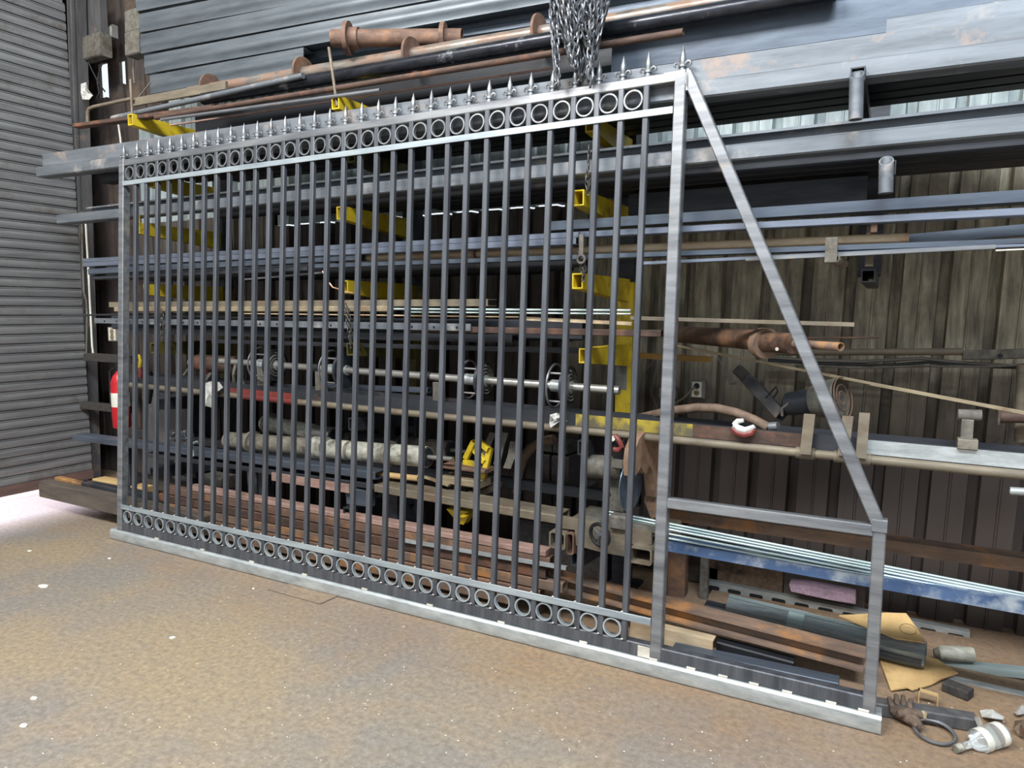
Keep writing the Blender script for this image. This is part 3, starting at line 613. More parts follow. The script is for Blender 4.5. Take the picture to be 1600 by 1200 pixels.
part('rusty_tip', MB().box((P(1361, 350, 3.13).x, 3.13, P(1361, 364, 3.13).z), (P(1371, 350, 3.13).x, 3.16, P(1361, 349, 3.13).z), bev=.003), 'rust_brown', sb, M0)

# ------------------------------------------------------------------ fourth level
bar('rusty_channel', 'rusty tan channel lying on the fourth shelf behind the left half of the gate', 'channel', 3.0, (170, 472, 480), (762, 467), 'dull_tan', 'chan', .09)
bar('flat_bar', 'pale tan flat bar in front of the rusty channel on the fourth shelf', 'bar', 2.98, (178, 480, 487), (610, 478), 'tan_steel', 'flat', .03)
bar('thin_rod', 'bright rod, upper of the pair on the fourth shelf', 'rod', 2.985, (600, 481, 484.5), (985, 483), 'galv_bright', 'rod')
bar('thin_rod', 'bright rod, lower of the pair on the fourth shelf', 'rod', 2.975, (640, 486.5, 489), (985, 489), 'galv_bright', 'rod')
bar('thin_rod', 'tan rod just below the pair of bright rods', 'rod', 2.99, (380, 489, 491), (810, 494), 'rust_tan', 'rod')
bar('rusty_angle', 'flaking rusty angle bar on the fourth shelf near the right column', 'angle bar', 3.0, (812, 495, 500), (987, 503), 'rust_tan', 'angle', .05)
bar('thin_rod', 'long dark rod sticking out past the door jamb', 'rod', 3.02, (97, 491, 494), (420, 488), 'dark_steel', 'rod')
pf = bar('perforated_strap', 'grey perforated strap with a row of bolt holes on the fourth shelf', 'strap', 2.985, (147, 497, 505), (735, 506), 'grey_beam', 'flat', .008)
L = (P(735, 506, 2.985)-P(147, 497, 2.985)).length
hole = MB().cyl((0, -.0015, 0), (0, .001, 0), .007, None, 10).mesh('bolt_hole', 'rubber_black')
for k in range(22): link('bolt_hole', hole, pf, Matrix.Translation((.12+k*(L-.2)/21, 0, -.02)))
bar('square_tube', 'brown square tube with an open end right behind the tall gate post', 'tube', 3.0, (640, 509, 518), (1033, 516), 'rust_dark', 'box', .06)
bar('square_tube', 'long dark tube poking out right past the gate on the fourth shelf', 'tube', 3.1, (985, 494, 500), (1335, 504), 'dull_tan', 'box', .04)
bar('thin_rod', 'thin rusty rod sticking out right below the long dark tube', 'rod', 3.3, (1200, 527, 530), (1374, 526), 'rust_dark', 'rod')
bar('channel', 'dark channel low on the fourth shelf behind the perforated strap', 'channel', 3.12, (200, 512, 521), (800, 523), 'dark_steel', 'chan', .1)
bar('channel', 'second dark channel deeper on the fourth shelf', 'channel', 3.14, (330, 530, 536), (930, 545), 'dark_steel', 'angle', .06)
fp = empty('rusty_drain_pipe', 'fat rusty pipe pointing forward with a collar and a copper coloured end tube', 'pipe', P(1100, 524, 3.5)); M0 = Matrix.Translation(-fp.location)
part('pipe_body', cylpx(MB(), 1056, 522, 3.62, 1192, 532, 3.18, .042, .046), 'rust_red_pipe', fp, M0)
part('collar', cylpx(MB(), 1189, 536, 3.2, 1198, 537, 3.17, .066, None, .03, 28), 'rust_orange', fp, M0)
part('pipe_body', cylpx(MB(), 1192, 534, 3.19, 1240, 537, 3.02, .044, .042), 'rust_red_pipe', fp, M0)
part('end_tube', cylpx(MB(), 1228, 536, 3.06, 1314, 542, 2.86, .0165, None, .003), 'rust_orange', fp, M0)
part('bolt', cylpx(MB(), 1214, 545, 3.02, 1214, 545.6, 3.0, .007, None, 0, 8), 'bright_weld', fp, M0)

# ------------------------------------------------------------------ along the wall on the right
bar('wall_pipe', 'horizontal grimy pipe fixed along the corrugated wall at the right', 'pipe', 3.84, (1180, 546, 556), (1505, 544), 'dull_tan', 'pipe')
wp = bar('purlin_plate', 'grimy plate with a dark bolt hole at the right end of the wall pipe', 'plate', 3.83, (1505, 548, 563), (1600, 545), 'grime_grey', 'flat', .03, ext=.4)
part('bolt_hole', MB().cyl((.14, -.002, -.028), (.14, .004, -.028), .011, None, 14), 'rubber_black', wp)
for i, pts in enumerate((((1180, 557), (1265, 563), (1350, 565), (1440, 560), (1500, 567), (1600, 573)), ((1200, 563), (1280, 568), (1380, 571), (1450, 566), (1520, 572), (1610, 575)), ((1240, 570), (1340, 575), (1440, 572), (1540, 573), (1610, 569)))):
    thing('cable', MB().path([P(x, y, 3.86-.02*i) for x, y in pts], .009-.0015*i, 7), ('cable_grey', 'rubber_black', 'grime_grey')[i], ('grey cable, thickest of those sagging under the wall pipe', 'black cable sagging under the wall pipe', 'thin lowest cable sagging under the wall pipe')[i], 'cable')
bar('flat_bar', 'loose pale flat bar sloping down to the right across the wall', 'bar', 3.55, (1056, 538, 542), (1360, 597), 'tan_steel', 'flat', .012, 3.45)
bar('flat_bar', 'end of the loose sloping flat bar, bent down towards the right frame edge', 'bar', 3.45, (1360, 597, 602.5), (1640, 650), 'tan_steel', 'flat', .012, 3.35)
bar('amber_angle', 'amber painted angle bar fixed to the wall right of the tall gate post', 'angle bar', 3.72, (985, 551, 559), (1112, 558), 'amber_paint', 'angle', .05)
pr = empty('prop_bar', 'dark square prop bar slanting down to the right before the wall', 'prop', P(1185, 615, 3.7)); M0 = Matrix.Translation(-pr.location)
def sq(A, B, w, mt, nm, par, M0):
    A = Vector(A); B = Vector(B); ax = (B-A).normalized(); s1 = ax.cross(Vector((0, 1, 0))).normalized(); s2 = ax.cross(s1)
    return part(nm, MB().tube(rect(-w/2, -w/2, w/2, w/2, w*.1), rect(-w/2+.004, -w/2+.004, w/2-.004, w/2-.004, w*.08), (B-A).length, lambda p: A+ax*p.x+s1*p.y+s2*p.z), mt, par, M0)
sq(P(1153, 577, 3.72), P(1178, 603, 3.66), .05, 'soot_block', 'inner_tube', pr, M0)
sq(P(1170, 594, 3.68), P(1222, 650, 3.5), .056, 'jamb_steel', 'outer_tube', pr, M0)
# work lamp / blower lying against the wall
lm = empty('horn_lamp', 'grimy horn shaped lamp head with a wire guard lying against the wall', 'lamp', P(1270, 625, 3.55)); M0 = Matrix.Translation(-lm.location)
A = P(1226, 632, 3.52); B = P(1330, 620, 3.42)
part('housing', MB().lathe([(0, .03), (.02, .055), (.12, .058), (.15, .05)], A, B), 'dark_steel', lm, M0)
part('horn', MB().lathe([(.14, .07), (.2, .085), (.26, .095), (.265, .09), (.2, .078)], A, B, 24), 'grime_grey', lm, M0)
dx = (B-A).normalized()
for r in (.03, .06, .092): part('guard_ring', MB().torus(A+dx*(.275-.1*(.092-r)), dx, r, .003, 24, 6), 'rust_brown', lm, M0)
part('cord', MB().path([P(x, y, 3.5) for x, y in ((1196, 622), (1205, 612), (1213, 604), (1215, 612), (1208, 622))], .005, 6), 'rubber_black', lm, M0)
part('clamp', MB().path([P(x, y, 3.46) for x, y in ((1222, 650), (1222, 638), (1232, 630), (1255, 620))], .007, 6), 'grime_grey', lm, M0)
def outlet(nm, label, x0, y0, x1, y1, Y, plug):
    A = P(x0, y0, Y); B = P(x1, y1, Y); o = empty(nm, label, 'socket', (A+B)/2); M0 = Matrix.Translation(-o.location)
    part('box', MB().box((A.x, Y, B.z), (B.x, Y+.045, A.z), bev=.004), 'grey_plastic', o, M0)
    w = B.x-A.x; h = A.z-B.z
    part('face_plate', MB().box((A.x+w*.12, Y-.004, B.z+h*.07), (B.x-w*.22, Y, A.z-h*.07), bev=.002), 'white_plastic', o, M0)
    for q in (.3, .68):
        c = Vector((A.x+w*.45, Y-.005, B.z+h*q)); rc = part('receptacle', MB().cyl(c, c+Vector((0, .003, 0)), w*.2, None, 14), 'tan_steel', o, M0)
        part('slot', MB().box((c.x-w*.07, Y-.0065, c.z-.004), (c.x-w*.03, Y-.004, c.z+.006)).box((c.x+w*.03, Y-.0065, c.z-.004), (c.x+w*.07, Y-.004, c.z+.006)), 'rubber_black', rc)
    if plug:
        c = Vector((A.x+w*.45, Y-.005, B.z+h*.7))
        part('plug', MB().cyl(c, c-Vector((0, .035, 0)), .016, .011, 12), 'rubber_black', o, M0)
        part('cord', MB().path([c-Vector((0, .03, 0))]+[P(x, y, Y-.05) for x, y in ((1078, 612), (1068, 622), (1052, 632), (1030, 640))], .006, 7), 'cable_grey', o, M0)
    return o
outlet('wall_socket', 'grey wall socket with a black plug and cord beside the tall gate post', 1079, 594, 1101, 623, 3.93, True)
outlet('wall_socket', 'pale wall socket low on the dark boards beside the door jamb', 168, 511, 185, 534, 3.6, False)
o = empty('junction_box', 'pale junction box peeking out behind the tall gate post', 'box', P(1042, 612, 3.9)); M0 = Matrix.Translation(-o.location)
part('box', MB().box((P(1030, 605, 3.9).x, 3.9, P(1030, 621, 3.9).z), (P(1056, 605, 3.9).x, 3.95, P(1030, 605, 3.9).z), bev=.004), 'grey_plastic', o, M0)
part('lid', MB().box((P(1033, 605, 3.9).x, 3.892, P(1030, 619, 3.9).z), (P(1053, 605, 3.9).x, 3.9, P(1030, 607, 3.9).z), bev=.003), 'tan_steel', o, M0)
for i, pts in enumerate((((1020, 566), (1008, 580), (1000, 600), (994, 625), (992, 650)), ((1026, 562), (1022, 590), (1018, 615), (1028, 640)), ((1122, 558), (1132, 580), (1142, 597), (1150, 596)))):
    thing('cord', MB().path([P(x, y, 3.985) for x, y in pts], .004, 6), 'cable_grey', ('thin cord hanging left of the tall gate post in front of the wall', 'thin cord hanging straight behind the tall gate post', 'short thin cord loop hanging below the rusty pipe')[i], 'cord')
vp = empty('vertical_pipe', 'pale pipe standing at the right frame edge with a rusty side pipe', 'pipe', P(1592, 665, 3.6)); M0 = Matrix.Translation(-vp.location)
part('standpipe', MB().cyl(P(1594, 690, 3.6), P(1598, 570, 3.6), .022), 'dull_tan', vp, M0)
part('side_pipe', cylpx(MB(), 1560, 651, 3.5, 1640, 652, 3.5, .026, None, .004), 'rust_dark', vp, M0)
part('end_plate', MB().box((P(1559, 660, 3.5).x-.004, 3.47, P(1559, 662, 3.5).z), (P(1559, 660, 3.5).x+.004, 3.53, P(1559, 641, 3.5).z)), 'grime_grey', vp, M0)

# ------------------------------------------------------------------ shaft with pulley wheels
sh_ = empty('roller_shaft', 'long bright steel shaft carrying four spoked pulley wheels behind the gate', 'shaft', P(640, 588, 3.2)); M0 = Matrix.Translation(-sh_.location)
YS = 3.15
part('shaft', MB().cyl(P(345, 564, YS), P(968, 610, YS), .0205, None, 20), 'chrome_shaft', sh_, M0)
SA = P(345, 564, YS); SB = P(968, 610, YS); sx = (SB-SA).normalized()
def on_shaft(x): return PX(x, 590, 0) if False else SA+sx*((P(x, 564+(x-345)/623*46, YS)-SA).dot(sx))
for i, (xl, xr, rr) in enumerate(((408, 430, .105), (519, 540, .112), (733, 756, .1), (868, 888, .108))):
    a, c = on_shaft(xl), on_shaft(xr)
    w = part('wheel', MB().cyl(c-sx*.008, c+sx*.008, rr*.96, None, 28, True, rr*.55).cyl(c-sx*.006, c+sx*.006, rr*.5, None, 20), 'dark_steel', sh_, M0)
    part('hub', MB().cyl(a-sx*.02, c+sx*.02, .03), 'galvanised', w)
    part('rim_ring', MB().torus(a, sx, rr, .006, 28, 6), 'bare_steel', w)
    for k in range(4):
        an = PI/4+k*PI/2; of = Vector((0, math.cos(an), math.sin(an)))*rr*.9
        part('spacer_rod', MB().cyl(a+of, c+of, .005, None, 8), 'bare_steel', w)
    if i in (0, 2, 3): part('coil_spring', MB().path([c+sx*.012+Vector((0, math.cos(q*.5), math.sin(q*.5)))*(.022+.0014*q) for q in range(42)], .006, 5), 'grime_grey', w)
for xa, xb in ((484, 500), (660, 674)): part('black_sleeve', MB().cyl(on_shaft(xa), on_shaft(xb), .026), 'rubber_black', sh_, M0)
cy = empty('motor_drum', 'fat rusty motor drum on the left end of the shaft', 'motor', P(330, 570, 3.2)); M0 = Matrix.Translation(-cy.location)
part('drum', cylpx(MB(), 312, 567, 3.2, 372, 571, 3.2, .06, None, 0, 24), 'rust_dark', cy, M0)
part('end_cap', cylpx(MB(), 299, 566, 3.2, 312, 567, 3.2, .032, .045), 'roller_white', cy, M0)
part('red_band', cylpx(MB(), 321, 572, 3.18, 328, 573, 3.18, .052), 'red_paint', cy, M0)
for i, (x, yt, yb) in enumerate(((405, 573, 605), (496, 580, 614), (680, 597, 632))):
    o = empty('shaft_stand', ('left', 'middle', 'right')[i]+' short square stand carrying the bright shaft', 'stand', P(x, yb, 3.15), 'stands under the shaft')
    M0 = Matrix.Translation(-o.location); A = P(x-4, yt, 3.13); B = P(x+5, yb, 3.13)
    part('leg', MB().box((A.x, 3.13, B.z), (B.x+.012, 3.18, A.z), bev=.003), 'grime_grey', o, M0)
    part('foot', MB().box((A.x-.035, 3.115, B.z-.012), (B.x+.045, 3.2, B.z), bev=.002), 'yellow_paint' if i == 1 else 'dull_tan', o, M0)
bar('square_tube', 'pale grey flat tube lying behind the shaft stands', 'tube', 3.3, (508, 600, 608), (668, 606), 'lilac_steel', 'box', .04)

# ------------------------------------------------------------------ the rail: upturned channel with a pipe under its front
rl = bar('trough_rail', 'long upturned channel rail with yellow and red paint running the length of the rack', 'rail', 3.08, (200, 584, 598), (1600, 707), 'dark_steel', 'trough', .15, ext=.4)
RA = P(200, 584, 3.08); RB = P(1600, 707, 3.08); rx = (RB-RA).normalized()
def rail_s(x): return (P(x, 584+(x-200)*123/1400, 3.08)-RA).dot(rx)
hR = RA.z-P(200, 598, 3.08).z
for nm, xa, xb, mt in (('red_section', 358, 456, 'red_paint'), ('yellow_section', 900, 1083, 'worn_yellow'), ('maroon_section', 1083, 1262, 'rust_dark'), ('pale_section', 1352, 1700, 'galvanised')):
    s0 = rail_s(min(xa, 1600)); s1 = rail_s(min(xb, 1600))+(.4 if xb > 1600 else 0)
    part(nm, MB().box((s0, -.0025, -hR+.004), (s1, 0, -hR*.5 if nm == 'red_section' else -.004)), mt, rl)
rp = bar('rail_pipe', 'dull pipe fixed along under the front of the trough rail', 'pipe', 3.06, (200, 598, 606), (1600, 736), 'dull_tan', 'pipe', ext=.4)
PA = P(200, 598, 3.06); PB = P(1600, 736, 3.06); pxx = (PB-PA).normalized(); hP = PA.z-P(200, 606, 3.06).z
def pipe_s(x): return (P(x, 598+(x-200)*138/1400, 3.06)-PA).dot(pxx)
for xa, xb in ((1243, 1273), (1303, 1322), (1338, 1361)):
    part('collar', MB().cyl((pipe_s(xa), hP/2, -hP/2), (pipe_s(xb), hP/2, -hP/2), hP/2+.006, None, 18), 'dull_tan', rp)
part('red_mark', MB().cyl((pipe_s(370), hP/2, -hP/2), (pipe_s(460), hP/2, -hP/2), hP/2+.001, None, 18), 'red_paint', rp)
GS = 'flat hangers leaning on the trough rail'
for i, (xt, yt, xb, yb, w) in enumerate(((1265, 647, 1258, 710, .042), (1325, 650, 1317, 712, .04), (1351, 645, 1345, 716, .038))):
    A = P(xt, yt, 3.06); B = P(xb, yb, 3.04); o = thing('flat_hanger', MB().add([A+Vector((-w/2, 0, 0)), A+Vector((w/2, 0, 0)), B+Vector((w/2, 0, 0)), B+Vector((-w/2, 0, 0)), A+Vector((-w/2, .006, 0)), A+Vector((w/2, .006, 0)), B+Vector((w/2, .006, 0)), B+Vector((-w/2, .006, 0))], [[0, 1, 2, 3], [7, 6, 5, 4], [0, 4, 5, 1], [1, 5, 6, 2], [2, 6, 7, 3], [3, 7, 4, 0]]), 'dull_tan', ('left flat tan hanger strap over the rail, left of the sloping gate brace', 'middle flat hanger strap over the rail, partly behind the sloping gate brace', 'right flat tan hanger strap over the rail, right of the sloping brace')[i], 'strap', GS)
tb = empty('tee_bracket', 'grey T shaped bracket standing on the rail at the right', 'bracket', P(1513, 680, 3.1)); M0 = Matrix.Translation(-tb.location)
def pbox(nm, x0, y0, x1, y1, Y, dpt, mt, par, M0, bev=.004):
    A = P(x0, y0, Y); B = P(x1, y1, Y); return part(nm, MB().box((A.x, Y, B.z), (P(x1, y0, Y).x, Y+dpt, A.z), bev=bev), mt, par, M0)
part('cap', MB().cyl(P(1497, 648, 3.12), P(1534, 649, 3.12), .021, None, 18), 'grime_grey', tb, M0)
pbox('stem', 1503, 655, 1522, 690, 3.1, .04, 'grime_grey', tb, M0); pbox('foot', 1497, 686, 1529, 705, 3.06, .05, 'roller_grey', tb, M0)
hs = empty('hose', 'thick brown rubber hose arching over the rail to a metal coupling', 'hose', P(1130, 640, 3.2)); M0 = Matrix.Translation(-hs.location)
part('rubber_tube', MB().path([P(x, y, Y) for x, y, Y in ((985, 656, 3.3), (1020, 648, 3.25), (1055, 641, 3.2), (1090, 637, 3.18), (1120, 638, 3.17), (1150, 645, 3.16), (1178, 656, 3.15), (1200, 668, 3.14))], .021, 12), 'hose_brown', hs, M0)
part('coupling', cylpx(MB(), 1203, 667, 3.13, 1216, 666, 3.12, .02).cyl(P(1198, 667, 3.14), P(1204, 667, 3.13), .013), 'bare_steel', hs, M0)
def cloth(nm, label, pts, Y, mt, amp=.012, th=.004, cat='rag'):
    """crumpled cloth from an outline, with folds"""
    C = [P(x, y, Y) for x, y in pts]; c = sum(C, Vector())/len(C); vs = []; fs = []; n = len(C); R = 4
    rnd = random.Random(len(label))
    vs.append(c+Vector((0, -amp, 0)))
    for k in range(1, R+1):
        for i in range(n): vs.append(c+(C[i]-c)*(k/R)+Vector((0, rnd.uniform(-amp, amp)+amp*math.sin(i*2.4), rnd.uniform(-.3, .3)*amp)))
    for i in range(n): fs.append([0, 1+i, 1+(i+1) % n])
    for k in range(R-1):
        for i in range(n): a = 1+k*n; j = (i+1) % n; fs.append([a+i, a+n+i, a+n+j, a+j])
    N = len(vs); vs += [v+Vector((0, th, 0)) for v in vs]; fs += [[i+N for i in f][::-1] for f in fs]
    a = 1+(R-1)*n; fs += [[a+i, a+(i+1) % n, a+(i+1) % n+N, a+i+N] for i in range(n)]
    return thing(nm, MB().add(vs, fs, True), mt, label, cat)
cloth('rag', 'white rag with folds hanging over the rail near the left end', ((318, 600), (330, 596), (342, 598), (346, 606), (340, 612), (336, 622), (331, 638), (322, 634), (318, 620)), 3.02, 'white_cloth')
cloth('rag', 'pale rag draped on the rail left of the saw', ((858, 648), (868, 646), (880, 648), (884, 658), (872, 660), (862, 668), (855, 662)), 3.03, 'white_cloth')
rr_ = empty('glove', 'crumpled white and red glove lying on the rail below the hose', 'glove', P(1162, 667, 3.05)); M0 = Matrix.Translation(-rr_.location)
part('red_palm', MB().path([P(x, y, 3.05) for x, y in ((1144, 669), (1152, 675), (1163, 678), (1174, 676), (1179, 670))], [.012, .016, .017, .015, .01], 8), 'red_paint', rr_, M0)
part('white_back', MB().path([P(x, y, 3.05) for x, y in ((1146, 664), (1154, 670), (1164, 673), (1172, 670), (1179, 666))], [.012, .017, .016, .013, .009], 8).path([P(x, y, 3.06) for x, y in ((1147, 664), (1153, 658), (1162, 657))], [.012, .012, .008], 8), 'white_cloth', rr_, M0)

# ------------------------------------------------------------------ low bench shelf: rails, rollers, tools
bar('box_rail', 'dark grey box rail, low bench front, its left end past the door jamb', 'rail', 3.0, (113, 679, 688), (586, 738), 'slate_steel', 'box', .1)
bar('box_rail', 'second dark rail under the left half of the low bench front', 'rail', 3.02, (230, 707, 714), (588, 757), 'dark_steel', 'box', .08)
bar('flat_bar', 'short pinkish primed flat bar under the bench rail', 'bar', 2.995, (424, 738, 751), (545, 757), 'rust_pink', 'flat', .012)
tr = bar('box_rail', 'tan topped box rail on the right half of the low bench, left of the saw', 'rail', 3.0, (585, 757, 769), (872, 806), 'dull_tan', 'box', .14)
bar_at('cross_bar', 'tan cross bar running back to the wall behind the tan topped rail', 'bar', P(742, 770, 3.14), P(742, 770, 3.14)+Vector((.02, .42, 0)), .035, .05, 'dull_tan', 'box')
bar('tan_tube', 'short tan cardboard coloured tube lying on the tan topped rail', 'tube', 3.08, (587, 737, 746), (651, 744), 'wood', 'pipe')
bar('flat_bar', 'thin flat bar beside the tan tube on the rail', 'bar', 3.1, (652, 741, 744), (700, 758), 'tan_steel', 'flat', .03)
bar('square_tube', 'open square tube end hanging under the bench rail', 'tube', 3.06, (539, 763, 785), (545, 763), 'grey_beam', 'box', .14)
bar_at('square_tube', 'grey square tube stub pointing forward under the middle of the bench rail', 'tube', P(541, 762, 3.02), P(541, 762, 3.02)+Vector((.16, .02, 0)), .1, .05, 'slate_steel', 'box')
# bench legs and rear rail
for i, x in enumerate((-4.9, -3.5, -2.45)):
    z = .52
    thing('bench_leg', MB().tube(rect(x-.03, 3.0, x+.03, 3.06), rect(x-.026, 3.004, x+.026, 3.056), z-.02, lambda p: Vector((p.y, p.z+.12, p.x)), .02), 'dark_steel', ('left', 'middle', 'right')[i]+' dark square leg under the low bench rail', 'leg', 'legs of the low bench')
barw('box_rail', 'rear rail of the low bench, in the shadow', 'rail', -5.2, -1.1, 3.42, .6, .06, .06, 'dark_steel', 'box')
def roller(nm, label, x1, y1, x2, y2, Y1, Y2, r, mt, flanges, sleeves=(), shaft=None, fmt='roller_grey'):
    A = P(x1, y1, Y1); B = P(x2, y2, Y2); ax = (B-A).normalized()
    o = empty(nm, label, 'roller', A); M0 = Matrix.Translation(-A)
    def at(x): return A+(B-A)*((x-x1)/(x2-x1))
    part('drum', MB().cyl(A, B, r, None, 24), mt, o, M0)
    for x, k in flanges: C = at(x); part('flange', MB().cyl(C-ax*.012, C+ax*.012, r*k, None, 26), fmt, o, M0)
    for xa, xb, k, m2 in sleeves: part('sleeve', MB().cyl(at(xa), at(xb), r*k, None, 24), m2, o, M0)
    if shaft: part('shaft_end', MB().cyl(B, B+ax*shaft, .013, None, 14), 'chrome_shaft', o, M0)
    part('end_disc', MB().cyl(B-ax*.002, B+ax*.006, r*.86, None, 24), 'dark_steel', o, M0)
    return o
roller('conveyor_roller', 'long whitish conveyor roller with collars, front of the low bench', 357, 688, 668, 714, 3.16, 3.1, .056, 'roller_grey', ((402, 1.3), (618, 1.3)), ((357, 398, .8, 'tan_steel'), (508, 526, 1.22, 'roller_white'), (532, 560, 1.02, 'roller_white'), (565, 616, 1.01, 'roller_white'), (626, 668, 1.03, 'roller_white')), .17)
roller('conveyor_roller', 'short grey roller with a shiny open end, upper left on the low bench', 414, 661, 522, 681, 3.38, 3.3, .053, 'roller_white', ((424, 1.45),), ((495, 522, 1.02, 'chrome_shaft'), (409, 416, .55, 'hose_brown')), None, 'roller_grey')
roller('conveyor_roller', 'back roller with dark flanges half hidden behind the white roller', 536, 686, 704, 703, 3.42, 3.34, .055, 'roller_grey', ((544, 1.5), (640, 1.45), (672, 1.5)), ((556, 632, 1.0, 'dark_steel'), (676, 704, .9, 'roller_white')), .14, 'dark_steel')
for i, (x0, y0, x1, y1, mt) in enumerate(((687, 726, 757, 741, 'rust_brown'), (687, 744, 749, 764, 'tan_steel'))):
    A = P(x0, y0, 3.12); B = P(x1, y1, 3.12)
    thing('steel_block', MB().box((A.x, 3.12, B.z), (B.x, 3.24, A.z), bev=.006), mt, ('rusty steel block, upper of the pair left of the yellow clamp', 'tan steel block, lower of the pair left of the yellow clamp')[i], 'block')
yc = empty('yellow_clamp', 'yellow folding clamp frame standing behind the gate right of the rollers', 'clamp', P(750, 720, 3.2)); M0 = Matrix.Translation(-yc.location)
for pts in (((728, 716), (741, 690)), ((748, 689), (764, 703)), ((741, 702), (758, 722)), ((766, 700), (757, 740)), ((757, 738), (752, 760)), ((726, 722), (748, 727))):
    sq(P(*pts[0], 3.2), P(*pts[1], 3.18), .03, 'yellow_paint', 'frame_bar', yc, M0)
part('wedge_foot', MB().prism([(0, 0), (.03, 0), (.03, .12), (0, .12)], .002, lambda p: P(733, 800, 3.1)+Vector((p.y, p.z-.1, p.x))).add([P(697, 795, 3.1), P(736, 800, 3.1), P(724, 820, 3.1), P(716, 818, 3.1)]+[v+Vector((0, .06, 0)) for v in (P(697, 795, 3.1), P(736, 800, 3.1), P(724, 820, 3.1), P(716, 818, 3.1))], [[0, 1, 2, 3], [7, 6, 5, 4], [0, 4, 5, 1], [1, 5, 6, 2], [2, 6, 7, 3], [3, 7, 4, 0]]), 'yellow_paint', yc, M0)
GT = 'grey flat straps hanging behind the gate'
for i, (xt, yt, xb, yb, w) in enumerate(((770, 676, 757, 724, .04), (789, 676, 776, 726, .04), (803, 690, 792, 732, .045))):
    A = P(xt, yt, 3.22); B = P(xb, yb, 3.2); m1 = (A+B)/2+Vector((.012*(i-1), -.01, 0)); vs = []; fs = []
    for C in (A, m1, B): vs += [C+Vector((-w/2, 0, 0)), C+Vector((w/2, 0, 0)), C+Vector((w/2, .006, 0)), C+Vector((-w/2, .006, 0))]
    for k in (0, 4): fs += [[k+q, k+(q+1) % 4, k+4+(q+1) % 4, k+4+q] for q in range(4)]
    fs += [[0, 1, 2, 3], [8, 9, 10, 11]]
    thing('flat_strap', MB().add(vs, fs), 'grime_grey', ('left', 'middle', 'right')[i]+' grey flat strap hanging above the tan rail behind the gate', 'strap', GT)
thing('dark_hose', MB().path([P(x, y, 3.45) for x, y in ((808, 770), (810, 740), (818, 715), (830, 700), (846, 690), (866, 686))], .028, 10), 'hose_brown', 'grey brown hose arching in the dark left of the saw', 'hose')
# floor blocks in the dark behind the saw: stacked concrete blocks
thing('plinth', MB().box((-1.95, 3.66, 0), (-1.35, 3.92, .29), bev=.01), 'soot_block', 'dark concrete plinth in the shadow at the wall left of the saw', 'plinth')
GB = 'dark blocks stacked against the wall left of the saw'
for k, (x0, y0, x1, y1) in enumerate(((838, 690, 862, 708), (864, 692, 886, 711), (838, 709, 858, 764), (862, 712, 888, 766), (836, 764, 861, 830), (864, 766, 892, 832), (900, 760, 916, 834))):
    A = P(x0, y0, 3.7); B = P(x1, y1, 3.7)
    thing('block', MB().box((A.x, 3.7, B.z), (B.x, 3.88, A.z), bev=.008), 'soot_block', ('dark block, top row, left of two', 'dark block, top row, right of two', 'dark block, second row, left of two', 'dark block, second row, right of two', 'dark block, bottom row, leftmost', 'dark block, bottom row, middle', 'dark block, bottom row, right end')[k]+' behind the gate', 'block', GB)

# ------------------------------------------------------------------ cut-off saw
sw = empty('cutoff_saw', 'chop saw with a rusty round guard, red handle and a vise handwheel', 'saw', P(950, 800, 3.1)); M0 = Matrix.Translation(-sw.location)
part('motor', cylpx(MB(), 920, 728, 3.12, 975, 731, 3.12, .056, None, 0, 24).lathe([(0, .03), (.012, .052), (.013, .056)], P(917, 728, 3.12), P(975, 731, 3.12), 24), 'grime_grey', sw, M0)
part('terminal_box', MB().box((P(958, 720, 3.05).x, 3.03, P(958, 731, 3.05).z), (P(975, 720, 3.05).x, 3.1, P(958, 716, 3.05).z), bev=.006), 'grime_grey', sw, M0)
GA = P(1001, 728, 3.1); gax = Vector((1, -.1, 0)).normalized()
sgy = Vector((.1, 1, 0)).normalized(); sgz = Vector((0, 0, 1))
gp = []
for k in range(40):
    a = -PI*.42+2*PI*.80*k/39
    gp.append((.172*math.cos(a+.0), .172*math.sin(a)))
# big half guard: a disc with a ragged bite at its lower front
gl = [(-.14, -.02), (-.15, .04), (-.135, .10), (-.09, .145), (-.03, .165), (.04, .16), (.10, .135), (.14, .09), (.158, .03), (.155, -.03), (.145, -.09), (.15, -.15), (.12, -.17), (.10, -.12), (.085, -.06), (.06, -.02), (.03, .0), (.0, -.035), (-.03, -.02), (-.06, .01), (-.1, -.01)]
part('guard', MB().prism(gl, .05, lambda p: GA+gax*(p.x-.02)+sgy*p.y+sgz*(p.z)), 'guard_rust', sw, M0)
part('blade', MB().cyl(P(985, 757, 3.08), P(985, 757, 3.08)+gax*.004, .125, None, 32).cyl(P(985, 757, 3.08)-gax*.012, P(985, 757, 3.08)+gax*.002, .04, None, 20), 'blade_blue', sw, M0)
sq(P(977, 740, 3.12), P(964, 690, 3.05), .06, 'dark_steel', 'arm_casting', sw, M0)
part('handle', MB().path([P(x, y, 3.0) for x, y in ((957, 684), (962, 682), (968, 690), (972, 698), (966, 703), (959, 702))], .013, 8), 'red_paint', sw, M0)
part('handle_cap', MB().cyl(P(951, 688, 3.0), P(957, 685, 2.98), .017, .013), 'white_plastic', sw, M0)
part('wiring', MB().path([P(x, y, 3.02) for x, y in ((956, 746), (949, 752), (949, 764), (953, 774), (949, 779), (944, 774))], .006, 6), 'rubber_black', sw, M0)
part('pivot_bracket', MB().box((P(950, 745, 3.14).x, 3.14, P(950, 800, 3.14).z), (P(975, 745, 3.14).x, 3.2, P(950, 745, 3.14).z), bev=.01), 'grime_grey', sw, M0)
